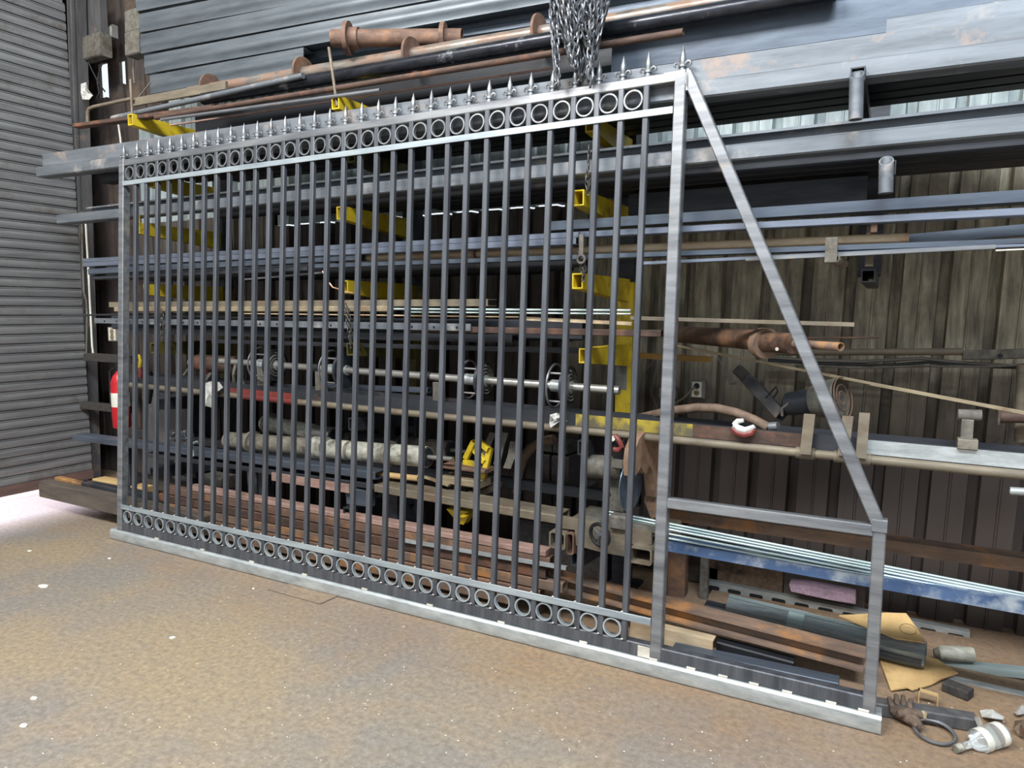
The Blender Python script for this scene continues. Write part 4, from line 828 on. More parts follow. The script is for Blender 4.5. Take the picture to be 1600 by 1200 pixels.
part('base_table', MB().add([P(905, 803, 2.99), P(1030, 826, 2.99), P(1032, 812, 3.3), P(930, 792, 3.3)]+[v+Vector((0, 0, -.025)) for v in (P(905, 803, 2.99), P(1030, 826, 2.99), P(1032, 812, 3.3), P(930, 792, 3.3))], [[0, 1, 2, 3], [7, 6, 5, 4], [0, 4, 5, 1], [1, 5, 6, 2], [2, 6, 7, 3], [3, 7, 4, 0]]), 'grime_grey', sw, M0)
part('base_front', MB().add([P(872, 806, 2.985), P(1018, 830, 2.985), P(1018, 851, 2.985), P(982, 850, 2.985), P(978, 870, 2.985), P(940, 863, 2.985), P(900, 852, 2.985), P(898, 828, 2.985), P(872, 825, 2.985)]+[v+Vector((0, .02, 0)) for v in (P(872, 806, 2.985), P(1018, 830, 2.985), P(1018, 851, 2.985), P(982, 850, 2.985), P(978, 870, 2.985), P(940, 863, 2.985), P(900, 852, 2.985), P(898, 828, 2.985), P(872, 825, 2.985))], [list(range(9)), list(range(9, 18))[::-1]]+[[k, (k+1) % 9, 9+(k+1) % 9, 9+k] for k in range(9)]), 'dull_tan', sw, M0)
HW = P(937, 836, 2.93); hax = Vector((.28, .94, .12)).normalized()
hw = part('handwheel', MB().torus(HW, hax, .052, .009, 28, 8), 'rubber_black', sw, M0)
for k in range(3):
    a = k*2*PI/3+.5; e1 = hax.orthogonal().normalized(); e2 = hax.cross(e1); part('spoke', MB().cyl(HW, HW+(e1*math.cos(a)+e2*math.sin(a))*.05, .006, None, 8), 'bare_steel', hw)
part('screw', MB().cyl(HW-hax*.02, HW+hax*.19, .011, None, 12), 'bare_steel', sw, M0)
part('vise_jaw', MB().box((P(955, 800, 2.98).x, 2.96, P(955, 825, 2.98).z), (P(980, 800, 2.98).x, 3.03, P(955, 803, 2.98).z), bev=.008), 'grime_grey', sw, M0)
part('rust_plate', MB().add([P(1010, 768, 3.25), P(1030, 752, 3.25), P(1036, 800, 3.25), P(1018, 812, 3.25), P(1006, 782, 3.25)]+[v+Vector((0, .012, 0)) for v in (P(1010, 768, 3.25), P(1030, 752, 3.25), P(1036, 800, 3.25), P(1018, 812, 3.25), P(1006, 782, 3.25))], [[0, 1, 2, 3, 4], [9, 8, 7, 6, 5]]+[[k, (k+1) % 5, 5+(k+1) % 5, 5+k] for k in range(5)]), 'rust_orange', sw, M0)
def sqend(nm, label, x0, y0, x1, y1, Y, L, mt, t=.008):
    A = P(x0, y0, Y); B = P(x1, y1, Y); w = B.x-A.x; h = A.z-B.z
    F = lambda p: Vector((A.x+p.y, Y+p.x, B.z+p.z))
    return thing(nm, MB().tube(rect(0, 0, w, h, .008), rect(t, t, w-t, h-t, .006), L, F), mt, label, 'tube')
sqend('square_tube', 'rusty square tube pointing forward, left of the saw handwheel', 858, 829, 883, 860, 2.95, .5, 'dull_tan')
sqend('square_tube', 'small rusty tube end tucked right of the left rusty square tube', 885, 832, 896, 868, 2.97, .4, 'rust_brown', .006)
sqend('square_tube', 'rusty square tube pointing forward, right of the saw handwheel', 984, 853, 1018, 885, 2.93, .5, 'dull_tan')

# ------------------------------------------------------------------ galvanised rods, blue rail and orange rail on the right
GR = 'galvanised rods on the blue rail'
yt = [(950, 798), (952, 803), (955, 808), (982, 821), (986, 829), (990, 836)]
ye = [927, 931.5, 936, 940.5, 944, 949]
for k in range(5):
    x, y = yt[k]; bar('galvanised_rod', ('topmost', 'second', 'third', 'fourth', 'lowest')[k]+' galvanised rod of the bundle on the blue rail', 'rod', 3.1-.02*k, (x, y, y+3.8), (1600, ye[k]-1), 'galv_bright', 'rod', ext=.5, group=GR)
bar('square_tube', 'short white capped tube lying below the galvanised rods', 'tube', 3.04, (985, 837, 842), (1112, 862), 'bare_steel', 'box', .03)
bar('blue_rail', 'grey to blue painted channel rail carrying the galvanised rods', 'rail', 3.0, (1036, 846, 860), (1600, 943), 'blue_paint', 'chan', .12, ext=.5)
bar('rusty_channel', 'rusty orange channel running behind the galvanised rods at the right', 'channel', 3.55, (1040, 796, 813), (1600, 873), 'rust_orange', 'chan', .1, ext=.4)
bar('tube', 'pale tube end poking in at the right frame edge above the orange channel', 'tube', 3.5, (1579, 762, 775), (1640, 766), 'galvanised', 'pipe')
for i, (xa, xb) in enumerate(((1040, 1068), (1650, 1672))):
    A = P(xa, 812, 3.6); B = P(xb, 812, 3.6)
    thing('support_post', MB().tube(rect(A.x, 3.66, B.x, 3.74, .004), rect(A.x+.005, 3.665, B.x-.005, 3.735, .003), A.z-.04, lambda p: Vector((p.y, p.z, p.x))), ('rust_brown', 'soot_block')[i], ('rusty steel post under the orange channel beside the tall gate post', 'dark post under the orange channel at the right frame edge')[i], 'post', 'posts under the orange channel')
A = P(1094, 860, 3.7); B = P(1107, 860, 3.7)
thing('stanchion', MB().tube(rect(A.x, 3.7, B.x, 3.745, .004), rect(A.x+.005, 3.705, B.x-.005, 3.74, .003), A.z, lambda p: Vector((p.y, p.z, p.x))), 'grime_grey', 'thin grey stanchion under the blue rail just right of the tall gate post', 'post')
# boards leaning at the foot of the wall
for i, (xa, ya, xb, yb, mt) in enumerate(((1075, 880, 1120, 925, 'old_timber'), (1108, 868, 1222, 932, 'dirt_board'), (1226, 890, 1350, 955, 'old_timber'))):
    A = P(xa, ya, 3.9); B = P(xb, yb, 3.9)
    thing('board', MB().box((A.x, 3.9, max(B.z, .01)), (B.x, 3.93, A.z), bev=.004), mt, ('dark', 'brown', 'wide grey')[i]+' board leaning at the foot of the wall behind the tail of the gate', 'board', 'boards at the foot of the wall')
fm = [P(x, y, 3.8) for x, y in ((1233, 913), (1260, 915), (1300, 922), (1336, 930), (1337, 944), (1300, 938), (1262, 930), (1236, 924))]
thing('pink_foam', MB().add(fm+[v+Vector((0, .09, 0)) for v in fm], [[0, 1, 2, 3, 4, 5, 6, 7], [15, 14, 13, 12, 11, 10, 9, 8]]+[[k, (k+1) % 8, 8+(k+1) % 8, 8+k] for k in range(8)]), 'pink_foam', 'pale pink strip of torn foam lying behind the slotted channel', 'foam')

# ------------------------------------------------------------------ long pile of steel on the floor behind the gate
bar('timber', 'dark bottom beam of the floor pile, its end sticking out by the roller door', 'beam', 2.93, (60, 752, 776), (183, 779), 'old_timber', 'timber', .09, ext=.9)
bar('board', 'orange rusty flat bar end lying on the dark beam by the roller door', 'bar', 3.04, (85, 745, 759), (140, 758), 'orange_board', 'flat', .05)
bar('square_tube', 'dark square tube lying over the left end of the floor pile', 'tube', 3.03, (127, 753, 763), (330, 792), 'dark_steel', 'box', .07)
bar('plank', 'pale wooden plank on the left end of the floor pile', 'plank', 3.12, (144, 748, 758), (222, 763), 'wood', 'timber', .1)
bar('timber', 'grey brown timber further back on the left end of the floor pile', 'timber', 3.24, (196, 741, 756), (300, 762), 'old_timber', 'timber', .1)
GL = 'rusty steel lengths in the floor pile behind the gate'
nm_ = ('topmost pinkish', 'second rusty', 'third rusty', 'fourth rusty', 'fifth rusty', 'lowest rusty')
xs = ((-4.05, -1.42), (-4.3, -1.40), (-4.35, -1.42), (-4.3, -1.33), (-4.38, -1.45), (-4.3, -1.6))
zt = (.385, .352, .296, .238, .18, .118); hz = (.03, .052, .054, .054, .058, .05)
mt_ = ('rust_pink', 'rust_brown', 'rust_dark', 'rust_orange', 'rust_brown', 'rust_orange')
for k in range(6):
    barw('steel_length', nm_[k]+' steel length, front face of the floor pile behind the gate', 'bar', xs[k][0], xs[k][1], 2.985+.004*(k % 2), zt[k], hz[k], .06 if k else .075, mt_[k], 'box' if k else 'flat', GL)
barw('timber_bearer', 'dark bearer behind the front face of the floor pile', 'timber', -4.0, -1.5, 3.063, .33, .32, .072, 'old_timber', 'timber')
bar('angle_bar', 'shiny angle bar lying along the front of the rusty pile', 'angle bar', 2.962, (625, 842, 846.5), (884, 886), 'galvanised', 'angle', .02)
barw('steel_length', 'orange stained flat length lying lowest in front of the pile', 'bar', -4.4, -1.7, 2.94, .06, .045, .04, 'orange_board', 'flat')
bar('rusty_beam', 'rusty orange I beam lying on the floor behind the tail of the gate', 'beam', 3.08, (835, 893, 914), (1352, 1026), 'rust_orange', 'ibeam', .1)
bar('angle_iron', 'tan rusty angle iron end lying in front of the rusty beam', 'angle bar', 2.97, (985, 971, 999), (1114, 1002), 'rust_tan', 'angle', .06)
bar('square_tube', 'black square tube under the rusty beam beside the tan angle iron', 'tube', 3.06, (1120, 1003, 1022), (1240, 1035), 'black_steel', 'box', .06)
bar('flat_tube', 'grey flat tube lying right behind the tail of the gate track', 'tube', 2.91, (1050, 1012, 1022), (1310, 1068), 'slate_steel', 'box', .07)
bar_at('square_bar', 'dark square bar on the dirt, end pointing to the glass bottle', 'bar', PZ(1300, 1088, .052), PZ(1527, 1146, .0)+Vector((0, 0, .052)), .052, .06, 'jamb_steel', 'box')
bar('dark_tube', 'dark rectangular tube below the slotted channel', 'tube', 3.78, (1092, 925, 952), (1352, 990), 'black_steel', 'box', .1)
bar('dark_tube', 'second dark tube lying before the dark rectangular tube', 'tube', 3.5, (1100, 945, 970), (1215, 972), 'dark_steel', 'box', .08)
# slotted strut channels
def strut(label, Y, a, bq, Y2=None, mt='galvanised', n=9, ext=0):
    o = bar('slotted_channel', label, 'channel', Y, a, bq, mt, 'chan', .04, Y2, ext)
    A = P(a[0], a[1], Y); B = P(bq[0], bq[1], Y2 or Y); L = (B-A).length+ext; h = abs(A.z-P(a[0], a[2], Y).z)
    w = L/n*.62; sl = MB().prism([(-h*.64, 0)]+[(-h*.5-h*.16*math.sin(q), 0) for q in ()]+[(-h*.64, w), (-h*.36, w), (-h*.36, 0)], .003, lambda p: Vector((p.z, -.0015+p.x, p.y)))
    e = h*.17
    loop = [(e*math.cos(PI/2+PI*i/6)+e, e*math.sin(PI/2+PI*i/6)-h/2) for i in range(7)]+[(w-e+e*math.cos(-PI/2+PI*i/6), e*math.sin(-PI/2+PI*i/6)-h/2) for i in range(7)]
    me = MB().prism(loop, .004, lambda p: Vector((p.y, -.0015+p.x, p.z))).mesh('slot', 'rubber_black')
    for k in range(n): link('slot', me, o, Matrix.Translation((L/n*(k+.2), 0, 0)))
    return o
strut('long slotted galvanised channel leaning low against the wall behind the cardboard', 3.86, (1098, 906, 924), (1516, 988), n=11)
strut('slotted channel on the dirt at the right edge, nearest of the two', 3.35, (1482, 1060, 1076), (1600, 1087), n=4, ext=.25)
bar('channel', 'plain shiny channel lying above the near slotted channel at the right edge', 'channel', 3.5, (1466, 1035, 1046), (1600, 1049), 'galv_bright', 'chan', .05, ext=.3)
# gutter: many sided shiny length, wrapped with clear tape near its middle
gu = empty('ribbed_gutter', 'dark shiny ribbed gutter length lying across the cardboard', 'gutter', PZ(1460, 1040)); M0 = Matrix.Translation(-gu.location)
A = PZ(1140, 948, .072); B = PZ(1446, 1024, .07)
gfx, LG = frameAB(A, B)
def octo(r): return [(r*math.cos(PI/8+k*PI/4)*1.0, r*.86*math.sin(PI/8+k*PI/4)) for k in range(8)]
part('shell', MB().tube(octo(.07), octo(.065), LG, lambda p: gfx @ p), 'gutter_steel', gu, M0)
part('tape_wrap', MB().tube(octo(.0725), octo(.0705), .07, lambda p: gfx @ p, LG*.34), 'galv_bright', gu, M0)
part('lip', MB().box((0, -.02, .058), (LG*.98, .0, .067), lambda p: gfx @ p), 'galv_bright', gu, M0)
part('rib_panel', MB().box((LG*.4, -.07, -.026), (LG*.99, -.062, -.012), lambda p: gfx @ p).box((LG*.4, -.07, -.006), (LG*.99, -.062, .004), lambda p: gfx @ p), 'dark_steel', gu, M0)
def sheet_px(nm, label, pts, mt, cat, zs, th=.005):
    C = [PZ(x, y, z) for (x, y), z in zip(pts, zs)]; n = len(C)
    return thing(nm, MB().add(C+[v-Vector((0, 0, th)) for v in C], [list(range(n)), list(range(n, 2*n))[::-1]]+[[k, (k+1) % n, n+(k+1) % n, n+k] for k in range(n)]), mt, label, cat)
cb = sheet_px('cardboard', 'torn cardboard flap with a faint round stamp, above the gutter', ((1311, 961), (1352, 959), (1385, 957), (1416, 958), (1432, 980), (1447, 1004), (1400, 997), (1345, 976)), 'cardboard', 'cardboard', (.16, .18, .2, .2, .18, .155, .15, .15))
C = PZ(1419, 983, .186); part('round_stamp', MB().torus(C, Vector((0, -.35, 1)), .032, .0015, 24, 4), 'flyer_print', cb)
sheet_px('cardboard', 'lower torn cardboard sheet on the dirt under the gutter', ((1374, 1030), (1425, 1020), (1466, 1030), (1471, 1034), (1497, 1051), (1470, 1061), (1456, 1069), (1426, 1078), (1418, 1074), (1392, 1078)), 'cardboard', 'cardboard', (.012, .014, .02, .03, .03, .02, .012, .012, .016, .012))
sc_ = empty('spray_can', 'white spray can lying behind the gutter end', 'can', P(1490, 1021, 3.55)); M0 = Matrix.Translation(-sc_.location)
A = P(1467, 1020, 3.5); B = P(1522, 1023, 3.52)
part('body', MB().lathe([(0, .026), (.006, .031), (.012, .032), ((B-A).length-.008, .032), ((B-A).length, .028)], A, B, 24), 'roller_white', sc_, M0)
part('nozzle_cap', MB().cyl(A-(B-A).normalized()*.02, A, .015, .024, 18), 'grime_grey', sc_, M0)
# gloves, ring, clip, bottle and scraps on the dirt
gv = empty('work_gloves', 'crumpled brown work gloves lying on the dirt by the gate end', 'gloves', PZ(1415, 1120)); M0 = Matrix.Translation(-gv.location)
def gpath(pts, r, mt='glove', nm='finger'): return part(nm, MB().path([PZ(x, y, z) for x, y, z in pts], r, 14), mt, gv, M0)
gpath(((1388, 1107, .02), (1400, 1112, .03), (1416, 1118, .035), (1430, 1128, .03), (1440, 1138, .015)), [.012, .022, .026, .022, .012], nm='palm')
gpath(((1402, 1116, .045), (1420, 1113, .05), (1440, 1118, .04)), [.012, .018, .012], nm='palm')
for x0, y0, x1, y1 in ((1393, 1100, 1390, 1091), (1402, 1097, 1400, 1087), (1412, 1098, 1411, 1088), (1422, 1103, 1424, 1094)): gpath(((x0+1, y0+12, .03), (x0, y0+3, .052), (x0-1, y0-2, .058), (x1, y1, .06), (x1, y1-1, .06)), [.010, .0105, .010, .0085, .003])
gpath(((1424, 1122, .04), (1432, 1134, .03), (1437, 1140, .012)), [.013, .012, .008])
part('cuff', MB().path([PZ(1444, 1112, .05), PZ(1442, 1120, .035), PZ(1436, 1124, .02)], [.012, .014, .01], 8), 'tan_steel', gv, M0)
thing('steel_ring', MB().torus(PZ(1460, 1143, .012), (0.05, -.12, 1), .066, .007, 36, 8).torus(PZ(1460, 1143, .022), (0.05, -.1, 1), .064, .004, 36, 6), 'bare_steel', 'shiny steel ring leaning on the work gloves', 'ring')
bt = empty('glass_bottle', 'empty clear glass bottle with a white label lying on the dirt', 'bottle', PZ(1530, 1160)); M0 = Matrix.Translation(-bt.location)
A = PZ(1494, 1170, .018); B = PZ(1568, 1145, .045); LB = (B-A).length
part('glass', MB().lathe([(0, .013), (.012, .014), (.014, .012), (LB*.30, .0125), (LB*.40, .03), (LB*.48, .04), (LB*.96, .041), (LB, .034)], A, B, 24), 'bottle_glass', bt, M0)
ax = (B-A).normalized()
part('label_band', MB().cyl(A+ax*LB*.46, A+ax*LB*.60, .0418, None, 24, True, .0008), 'white_plastic', bt, M0)
part('label_band', MB().cyl(A+ax*LB*.82, A+ax*LB*.93, .0418, None, 24, True, .0008), 'white_plastic', bt, M0)
part('screw_cap', MB().cyl(A-ax*.003, A+ax*.02, .0145, None, 16), 'roller_white', bt, M0)
A = PZ(1434, 1097); e = [A, A+Vector((0, 0, .055)), A+Vector((.062, -.012, .055)), A+Vector((.062, -.012, 0))]
cl = MB()
for i in range(3):
    p, q = e[i], e[i+1]; n1 = Vector((.0, .012, 0)); t = Vector((.004, 0, 0)) if i != 1 else Vector((0, 0, -.004))
    cl.add([p-n1, q-n1, q-n1+t, p-n1+t, p+n1, q+n1, q+n1+t, p+n1+t], [[0, 1, 2, 3], [7, 6, 5, 4], [0, 4, 5, 1], [1, 5, 6, 2], [2, 6, 7, 3], [3, 7, 4, 0]])
thing('u_clip', cl, 'wood', 'small pale U shaped clip standing on the dirt', 'clip')
bar_at('steel_block', 'short dark steel block on the dirt before the slotted channel', 'block', PZ(1472, 1066, .04), PZ(1512, 1082, .04), .04, .06, 'soot_block', 'flat')
def scrap(label, pts, mt, z=.012):
    C = [PZ(x, y, z+.016*((i*7) % 3)) for i, (x, y) in enumerate(pts)]; c = sum(C, Vector())/len(C)+Vector((0, 0, .02)); n = len(C)
    vs = [c]+C+[v-Vector((0, 0, .004)) for v in [c]+C]
    fs = [[0, 1+i, 1+(i+1) % n] for i in range(n)]+[[n+1, n+2+(i+1) % n, n+2+i] for i in range(n)]+[[1+i, n+2+i, n+2+(i+1) % n, 1+(i+1) % n] for i in range(n)]
    return thing('torn_paper', MB().add(vs, fs), mt, label, 'scrap')
scrap('crumpled white paper scrap on the dirt above the bottle', ((1531, 1110), (1542, 1108), (1556, 1112), (1569, 1120), (1568, 1124), (1550, 1121), (1534, 1119)), 'white_cloth')
scrap('white paper scrap at the right frame edge', ((1584, 1112), (1592, 1104), (1606, 1102), (1606, 1113), (1590, 1116)), 'white_cloth')
scrap('small white paper scrap on the end of the dark square bar', ((1522, 1120), (1531, 1121), (1536, 1132), (1528, 1134)), 'white_cloth', .06)
scrap('brown leaf like scrap at the right frame edge beside the bottle', ((1586, 1126), (1600, 1124), (1606, 1150), (1592, 1148), (1584, 1138)), 'hose_brown')
for i, (x, y, r) in enumerate(((67, 916, .028), (269, 997, .014), (46, 861, .012), (171, 873, .012), (396, 920, .009), (53, 1092, .012), (36, 1134, .014))):
    a = PZ(x, y); vs = []; rnd = random.Random(i); n = 7
    for k in range(n): q = r*rnd.uniform(.6, 1.2); vs.append(a+Vector((q*1.3*math.cos(2*PI*k/n), q*.8*math.sin(2*PI*k/n), .004)))
    thing('paint_chip', MB().add(vs+[v-Vector((0, 0, .004)) for v in vs], [list(range(n)), list(range(n, 2*n))[::-1]]+[[k, (k+1) % n, n+(k+1) % n, n+k] for k in range(n)]), 'dust_white', ('large white paint splash on the floor at the far left', 'round white chip on the open floor left of the floor cover', 'tan chip near the light under the door', 'white chip left of the gate track end', 'white chip close to the gate track', 'white chip low at the left, upper of two', 'white chip low at the left, lower of two')[i], 'chip', 'white chips on the floor')
# tiny crumbs of rust and paint
cr = MB(); rnd = random.Random(3)
for k in range(360):
    x = rnd.uniform(60, 1600); y = rnd.uniform(880, 1195)
    c = PZ(x, y)
    if c.y > 3.6 or (c.y > 2.6 and c.x < .1): continue
    r = rnd.uniform(.0012, .0035); h = rnd.uniform(.001, .002)
    cr.add([c+Vector((r*math.cos(a)*1.4, r*math.sin(a), 0)) for a in (0, 1.6, 3.2, 4.6)]+[c+Vector((0, 0, h))], [[0, 1, 4], [1, 2, 4], [2, 3, 4], [3, 0, 4]])
o = thing('floor_crumbs', cr, 'dust_white', 'tiny pale crumbs of paint and slag scattered over the concrete floor', 'debris'); o['kind'] = 'stuff'

# ------------------------------------------------------------------ left corner clutter
for i, (y0, y1, xa, xb) in enumerate(((552, 567, 134, 184), (628, 644, 128, 178))):
    A = P(xa, y0, 3.56); B = P(xb, y1, 3.56)
    thing('wall_rail', MB().box((A.x, 3.54, B.z), (B.x+.2, 3.62, A.z), bev=.004), 'soot_block', ('upper', 'lower')[i]+' dark wooden cross rail beside the door jamb', 'rail', 'cross rails by the door jamb')
thing('conduit', MB().path([P(x, y, 3.62) for x, y in ((134, 350), (138, 420), (141, 480), (144, 540), (146, 556))], .0085, 8), 'white_plastic', 'pale conduit pipe running down the corner beside the door jamb', 'conduit')
thing('conduit', MB().path([P(x, y, 3.63) for x, y in ((128, 330), (129, 400), (131, 455), (135, 470), (136, 490), (135, 560))], .008, 8), 'grime_grey', 'grey bent conduit close beside the door jamb', 'conduit')
thing('conduit', MB().path([P(x, y, 3.75) for x, y in ((130, 205), (130, 216), (131, 245))], .009, 8), 'white_plastic', 'short pale conduit piece above the beam end beside the jamb', 'conduit')
thing('conduit', MB().path([P(x, y, 3.95) for x, y in ((185, 195), (188, 215), (190, 240))], .008, 8), 'white_plastic', 'short bent conduit piece right of the other one above the beam end', 'conduit')
eb = empty('switch_box', 'grimy electrical switch box high in the corner above the door jamb', 'box', P(138, 70, 3.7)); M0 = Matrix.Translation(-eb.location)
pbox('box', 124, 58, 156, 86, 3.7, .1, 'grime_grey', eb, M0, .01); pbox('trunking', 140, -10, 155, 62, 3.72, .06, 'jamb_steel', eb, M0); pbox('upper_box', 108, -6, 140, 78, 3.76, .08, 'jamb_steel', eb, M0)
ps = empty('wall_socket', 'small pale switch plate high in the corner beside the trunking', 'socket', P(169, 49, 3.8)); M0 = Matrix.Translation(-ps.location)
pbox('box', 163, 41, 175, 58, 3.82, .05, 'grey_plastic', ps, M0)
pbox('rocker', 165, 43, 173, 49, 3.815, .006, 'white_plastic', ps, M0, .001); pbox('rocker', 165, 51, 173, 56, 3.815, .006, 'white_plastic', ps, M0, .001)
thing('paper_card', MB().box((P(124, 96, 3.8).x, 3.8, P(124, 118, 3.8).z), (P(133, 96, 3.8).x, 3.806, P(124, 96, 3.8).z)), 'white_plastic', 'narrow cream card pinned in the corner right of the door jamb', 'card')
cloth('rag', 'dirty white rag stuffed in the corner above the bent tube', ((126, 130), (132, 128), (138, 138), (143, 148), (139, 155), (131, 155), (126, 145)), 3.64, 'white_cloth', .02)
for i, pts in enumerate((((138, 97), (144, 110), (150, 122), (158, 135), (164, 143)), ((160, 98), (155, 112), (152, 128), (155, 145), (150, 156)), ((210, 84), (208, 112), (210, 130)), ((236, 128), (228, 138), (220, 148), (214, 154)))):
    thing('cord', MB().path([P(x, y, (3.72, 3.72, 3.35, 3.13)[i]) for x, y in pts], .006, 6), ('rubber_black', 'rubber_black', 'cable_grey', 'cable_grey')[i], ('black cord crossing the daylight gap in the corner', 'second black cord looping before the daylight gap', 'thin grey cord at the left end of the purlin stack', 'grey cord rising from the tan flat bar at top left')[i], 'cord')
ex = empty('fire_extinguisher', 'red fire extinguisher half hidden behind the left gate post', 'extinguisher', P(192, 640, 3.47)); M0 = Matrix.Translation(-ex.location)
A = P(191, 668, 3.47); B = P(191, 570, 3.47); LX = B.z-A.z
part('cylinder', MB().lathe([(0, .06), (.01, .068), (LX*.72, .068), (LX*.82, .05), (LX*.88, .025), (LX*.9, .02)], A, A+Vector((0, 0, 1)), 24), 'extinguisher_red', ex, M0)
part('label_band', MB().cyl(A+Vector((0, 0, LX*.34)), A+Vector((0, 0, LX*.56)), .069, None, 24, True, .001), 'white_plastic', ex, M0)
part('valve', MB().box((A.x-.02, 3.45, A.z+LX*.88), (A.x+.03, 3.49, A.z+LX*1.0), bev=.006), 'rubber_black', ex, M0)
part('hose', MB().path([A+Vector((-.02, -.02, LX*.95)), A+Vector((-.075, -.03, LX*.9)), A+Vector((-.085, -.03, LX*.5)), A+Vector((-.07, -.03, LX*.15))], .01, 8), 'rubber_black', ex, M0)
pl = empty('pliers', 'orange handled pliers with yellow jaws hanging behind the left gate bars', 'pliers', P(216, 572, 3.06)); M0 = Matrix.Translation(-pl.location)
for dx in (-1, 1):
    part('handle', MB().path([P(216+dx*2, 574, 3.06), P(216+dx*4, 582, 3.06), P(216+dx*3, 590, 3.06)], .014, 8), 'red_paint', pl, M0)
    part('jaw', MB().path([P(216+dx*2, 574, 3.06), P(216+dx*3.5, 563, 3.06), P(216+dx*1, 554, 3.06)], [.014, .012, .007], 8), 'yellow_paint', pl, M0)
sg = empty('spray_gun', 'black and white spray gun hanging right of the pliers', 'spray gun', P(234, 592, 3.2)); M0 = Matrix.Translation(-sg.location)
part('cup', MB().cyl(P(232, 588, 3.2), P(236, 599, 3.2), .018, .014), 'white_plastic', sg, M0); part('nozzle', MB().cyl(P(234, 579, 3.2), P(233, 588, 3.2), .013, .018), 'rubber_black', sg, M0)
part('grip', MB().path([P(236, 599, 3.2), P(236, 612, 3.2), P(233, 630, 3.2)], .014, 8), 'rubber_black', sg, M0)
thing('leaning_rod', MB().cyl(P(318, 545, 3.3), P(246, 642, 3.15), .009), 'grime_grey', 'thin rod slanting behind the left bars towards the white rag', 'rod')
for i, (xa, ya, xb, yb) in enumerate(((330, 583, 312, 612), (322, 585, 302, 612), (368, 570, 366, 598), (374, 572, 382, 604))):
    thing('strap', MB().path([P(xa, ya, 3.12), P((xa+xb)/2-2, (ya+yb)/2, 3.1), P(xb, yb, 3.12)], .011, 6), 'grime_grey', ('left grey strap looping down right of the white rag', 'second grey strap looping down above the white rag', 'thin strap under the motor drum, left one', 'thin strap under the motor drum, right one')[i], 'strap')
bd = empty('dark_cabinet', 'dark sheet metal cabinet standing low behind the left gate bars', 'cabinet', (-4.9, 3.45, 0)); M0 = Matrix.Translation(-bd.location)
A = P(222, 612, 3.42); B = P(302, 690, 3.42)
part('body', MB().box((A.x, 3.42, .02), (B.x, 3.58, A.z), bev=.006), 'dark_steel', bd, M0)
for q in (.03, .52): part('door', MB().box((A.x+(B.x-A.x)*q, 3.408, .06), (A.x+(B.x-A.x)*(q+.45), 3.42, A.z-.03), bev=.004), 'jamb_steel', bd, M0)
ch_ = empty('chain_heap', 'small heap of shiny chain on the bench rail behind the left bars', 'chain', P(285, 680, 3.1)); M0 = Matrix.Translation(-ch_.location)
lk = MB().path([(.011*c, 0, .017*s_+.008*(1 if s_ > 0 else -1)) for c, s_ in [(math.cos(2*PI*i/10+.1), math.sin(2*PI*i/10+.1)) for i in range(10)]], .0042, 5, True)
link_me = lk.mesh('chain_link', 'chain_steel'); link_dark = lk.mesh('chain_link', 'chain_dark')
def rot_to(d, tw):
    d = d.normalized(); q = d.to_track_quat('Z', 'Y').to_matrix().to_4x4(); return q @ Matrix.Rotation(tw, 4, 'Z')
def hang(par, M0, pts, me, sc=1.0, pitch=.036, limit=60):
    """links along a polyline of points"""
    seg = [(pts[i], pts[i+1]) for i in range(len(pts)-1)]; k = 0; carry = 0.0
    for a, c in seg:
        L = (c-a).length; t = carry
        while t < L and k < limit:
            q = a+(c-a)*(t/L); link('chain_link', me, par, M0 @ Matrix.Translation(q) @ rot_to(c-a, (k % 2)*PI/2+.3) @ Matrix.Scale(sc, 4)); k += 1; t += pitch*sc
        carry = t-L
    return k
rnd = random.Random(5)
for k in range(26):
    link('chain_link', link_me, ch_, M0 @ Matrix.Translation(P(rnd.uniform(270, 300), rnd.uniform(676, 688), 3.1)) @ Matrix.Rotation(rnd.uniform(0, 6), 4, 'X') @ Matrix.Rotation(rnd.uniform(0, 6), 4, 'Z') @ Matrix.Scale(.9, 4))
hk = empty('s_hook', 'white tipped hook hanging from the bench rail below the chain heap', 'hook', P(301, 700, 3.0)); M0 = Matrix.Translation(-hk.location)
part('hook', MB().path([P(x, y, 2.96) for x, y in ((308, 690), (302, 692), (299, 698), (300, 704))], .008, 8), 'galvanised', hk, M0); part('tip', MB().cyl(P(300, 704, 2.96), P(301, 713, 2.96), .01), 'white_plastic', hk, M0)
for i, (x0, y0, x1, y1, mt) in enumerate(((244, 710, 262, 740, 'dark_steel'), (280, 716, 306, 748, 'soot_block'), (312, 742, 346, 764, 'grime_grey'), (386, 733, 404, 850, 'grey_beam'))):
    A = P(x0, y0, 3.35); B = P(x1, y1, 3.35)
    thing('scrap_box', MB().box((A.x, 3.35, max(B.z, .005)), (B.x, 3.5, A.z), bev=.012), mt, ('dark scrap box, leftmost under the low bench', 'sooty box under the low bench below the hook', 'pale grey sack like block on the back of the floor pile', 'upright grey metal piece behind the floor pile')[i], 'box')
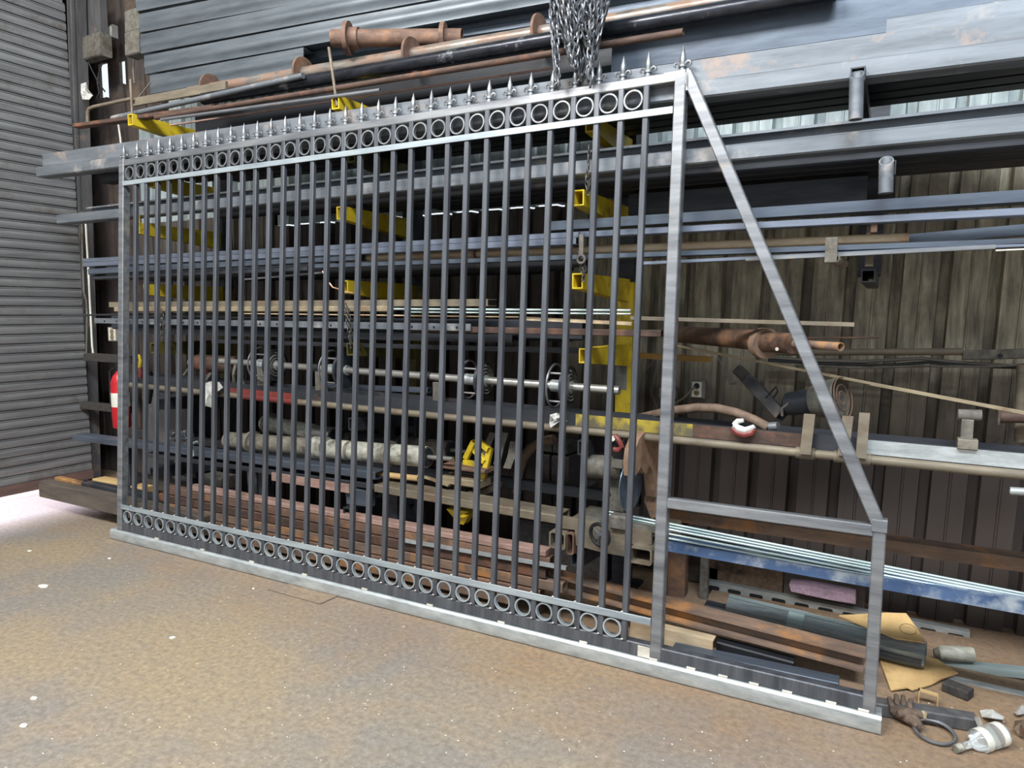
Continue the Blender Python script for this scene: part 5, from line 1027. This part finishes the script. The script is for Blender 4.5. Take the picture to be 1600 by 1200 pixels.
# chains
big = empty('hanging_chain', 'big bundle of grey chain loops hanging over the top pipes', 'chain', P(910, 40, 2.96)); M0 = Matrix.Translation(-big.location)
rnd = random.Random(11)
n_ = 0
for k in range(13):
    xa = 862+k*7.2; xb = 868+((k*5) % 13)*6.8; yb = 128-((k*3) % 7)*9; mid = 878+((k*7) % 13)*4.6
    Y = 2.90-.008*(k % 5)
    pts = []
    for q in range(9):
        t = q/8; x = xa+(xb-xa)*t; w = 1-abs(2*t-1)
        x = x*(1-.55*w)+mid*.55*w; y = -14+(yb+14)*(w**.75); pts.append(P(x, y, Y+.02*math.sin(k+q)))
    n_ += hang(big, M0, pts, link_me, 1.0, .036, 23)
rest = MB(); lkv = lk.v; lkf = lk.f
for k in range(22):
    xa = 862+k*4.3; xb = 860+((k*9) % 22)*4.4; yb = 122-((k*5) % 11)*7; mid = 880+((k*7) % 22)*2.8; j = 0
    for q in range(26):
        t = q/25; w = 1-abs(2*t-1); x = (xa+(xb-xa)*t)*(1-.5*w)+mid*.5*w; y = -14+(yb+14)*(w**.75)
        t2 = t+.02; w2 = 1-abs(2*t2-1); x2 = (xa+(xb-xa)*t2)*(1-.5*w2)+mid*.5*w2; y2 = -14+(yb+14)*(max(w2, 0)**.75)
        C = P(x, y, 2.93+.004*(k % 6)); D = P(x2, y2, 2.93+.004*(k % 6)); MM = M0 @ Matrix.Translation(C) @ rot_to(D-C, (q % 2)*PI/2+k)
        rest.add([MM @ Vector(v) for v in lkv], lkf, True)
rs = part('chain_links', rest, 'chain_steel', big); rs['kind'] = 'stuff'
for label, pts, me in (('dark chain looped over the right end of the third shelf arm', ((905, 368), (907, 385), (904, 402), (908, 418), (912, 436), (914, 410)), link_dark), ('dark chain dangling from the fourth shelf behind the left bars', ((250, 484), (251, 500), (250, 515), (254, 534), (256, 515), (254, 488)), link_dark), ('dark chain with a hook dangling behind the middle bars', ((540, 478), (542, 500), (546, 522), (548, 541), (549, 515), (543, 480)), link_dark), ('thin dark chain hanging across the second beam near the right column', ((921, 232), (920, 250), (918, 268), (916, 284), (919, 302), (923, 284)), link_dark)):
    C = [P(x, y, 2.97) for x, y in pts]; o = empty('hanging_chain', label, 'chain', C[0]); hang(o, Matrix.Translation(-o.location), C, me, .62, .036, 40)
hp = empty('chain_plate', 'grey hanger plate with the chain on the third shelf arm end', 'plate', P(909, 400, 2.95)); M0 = Matrix.Translation(-hp.location)
A = P(905, 366, 2.95); B = P(911, 400, 2.95)
part('plate', MB().box((A.x, 2.95, B.z), (B.x, 2.96, A.z), bev=.002), 'grime_grey', hp, M0); part('eye', MB().torus(P(908, 405, 2.955), (0, 1, 0), .018, .006, 18, 6), 'grime_grey', hp, M0)
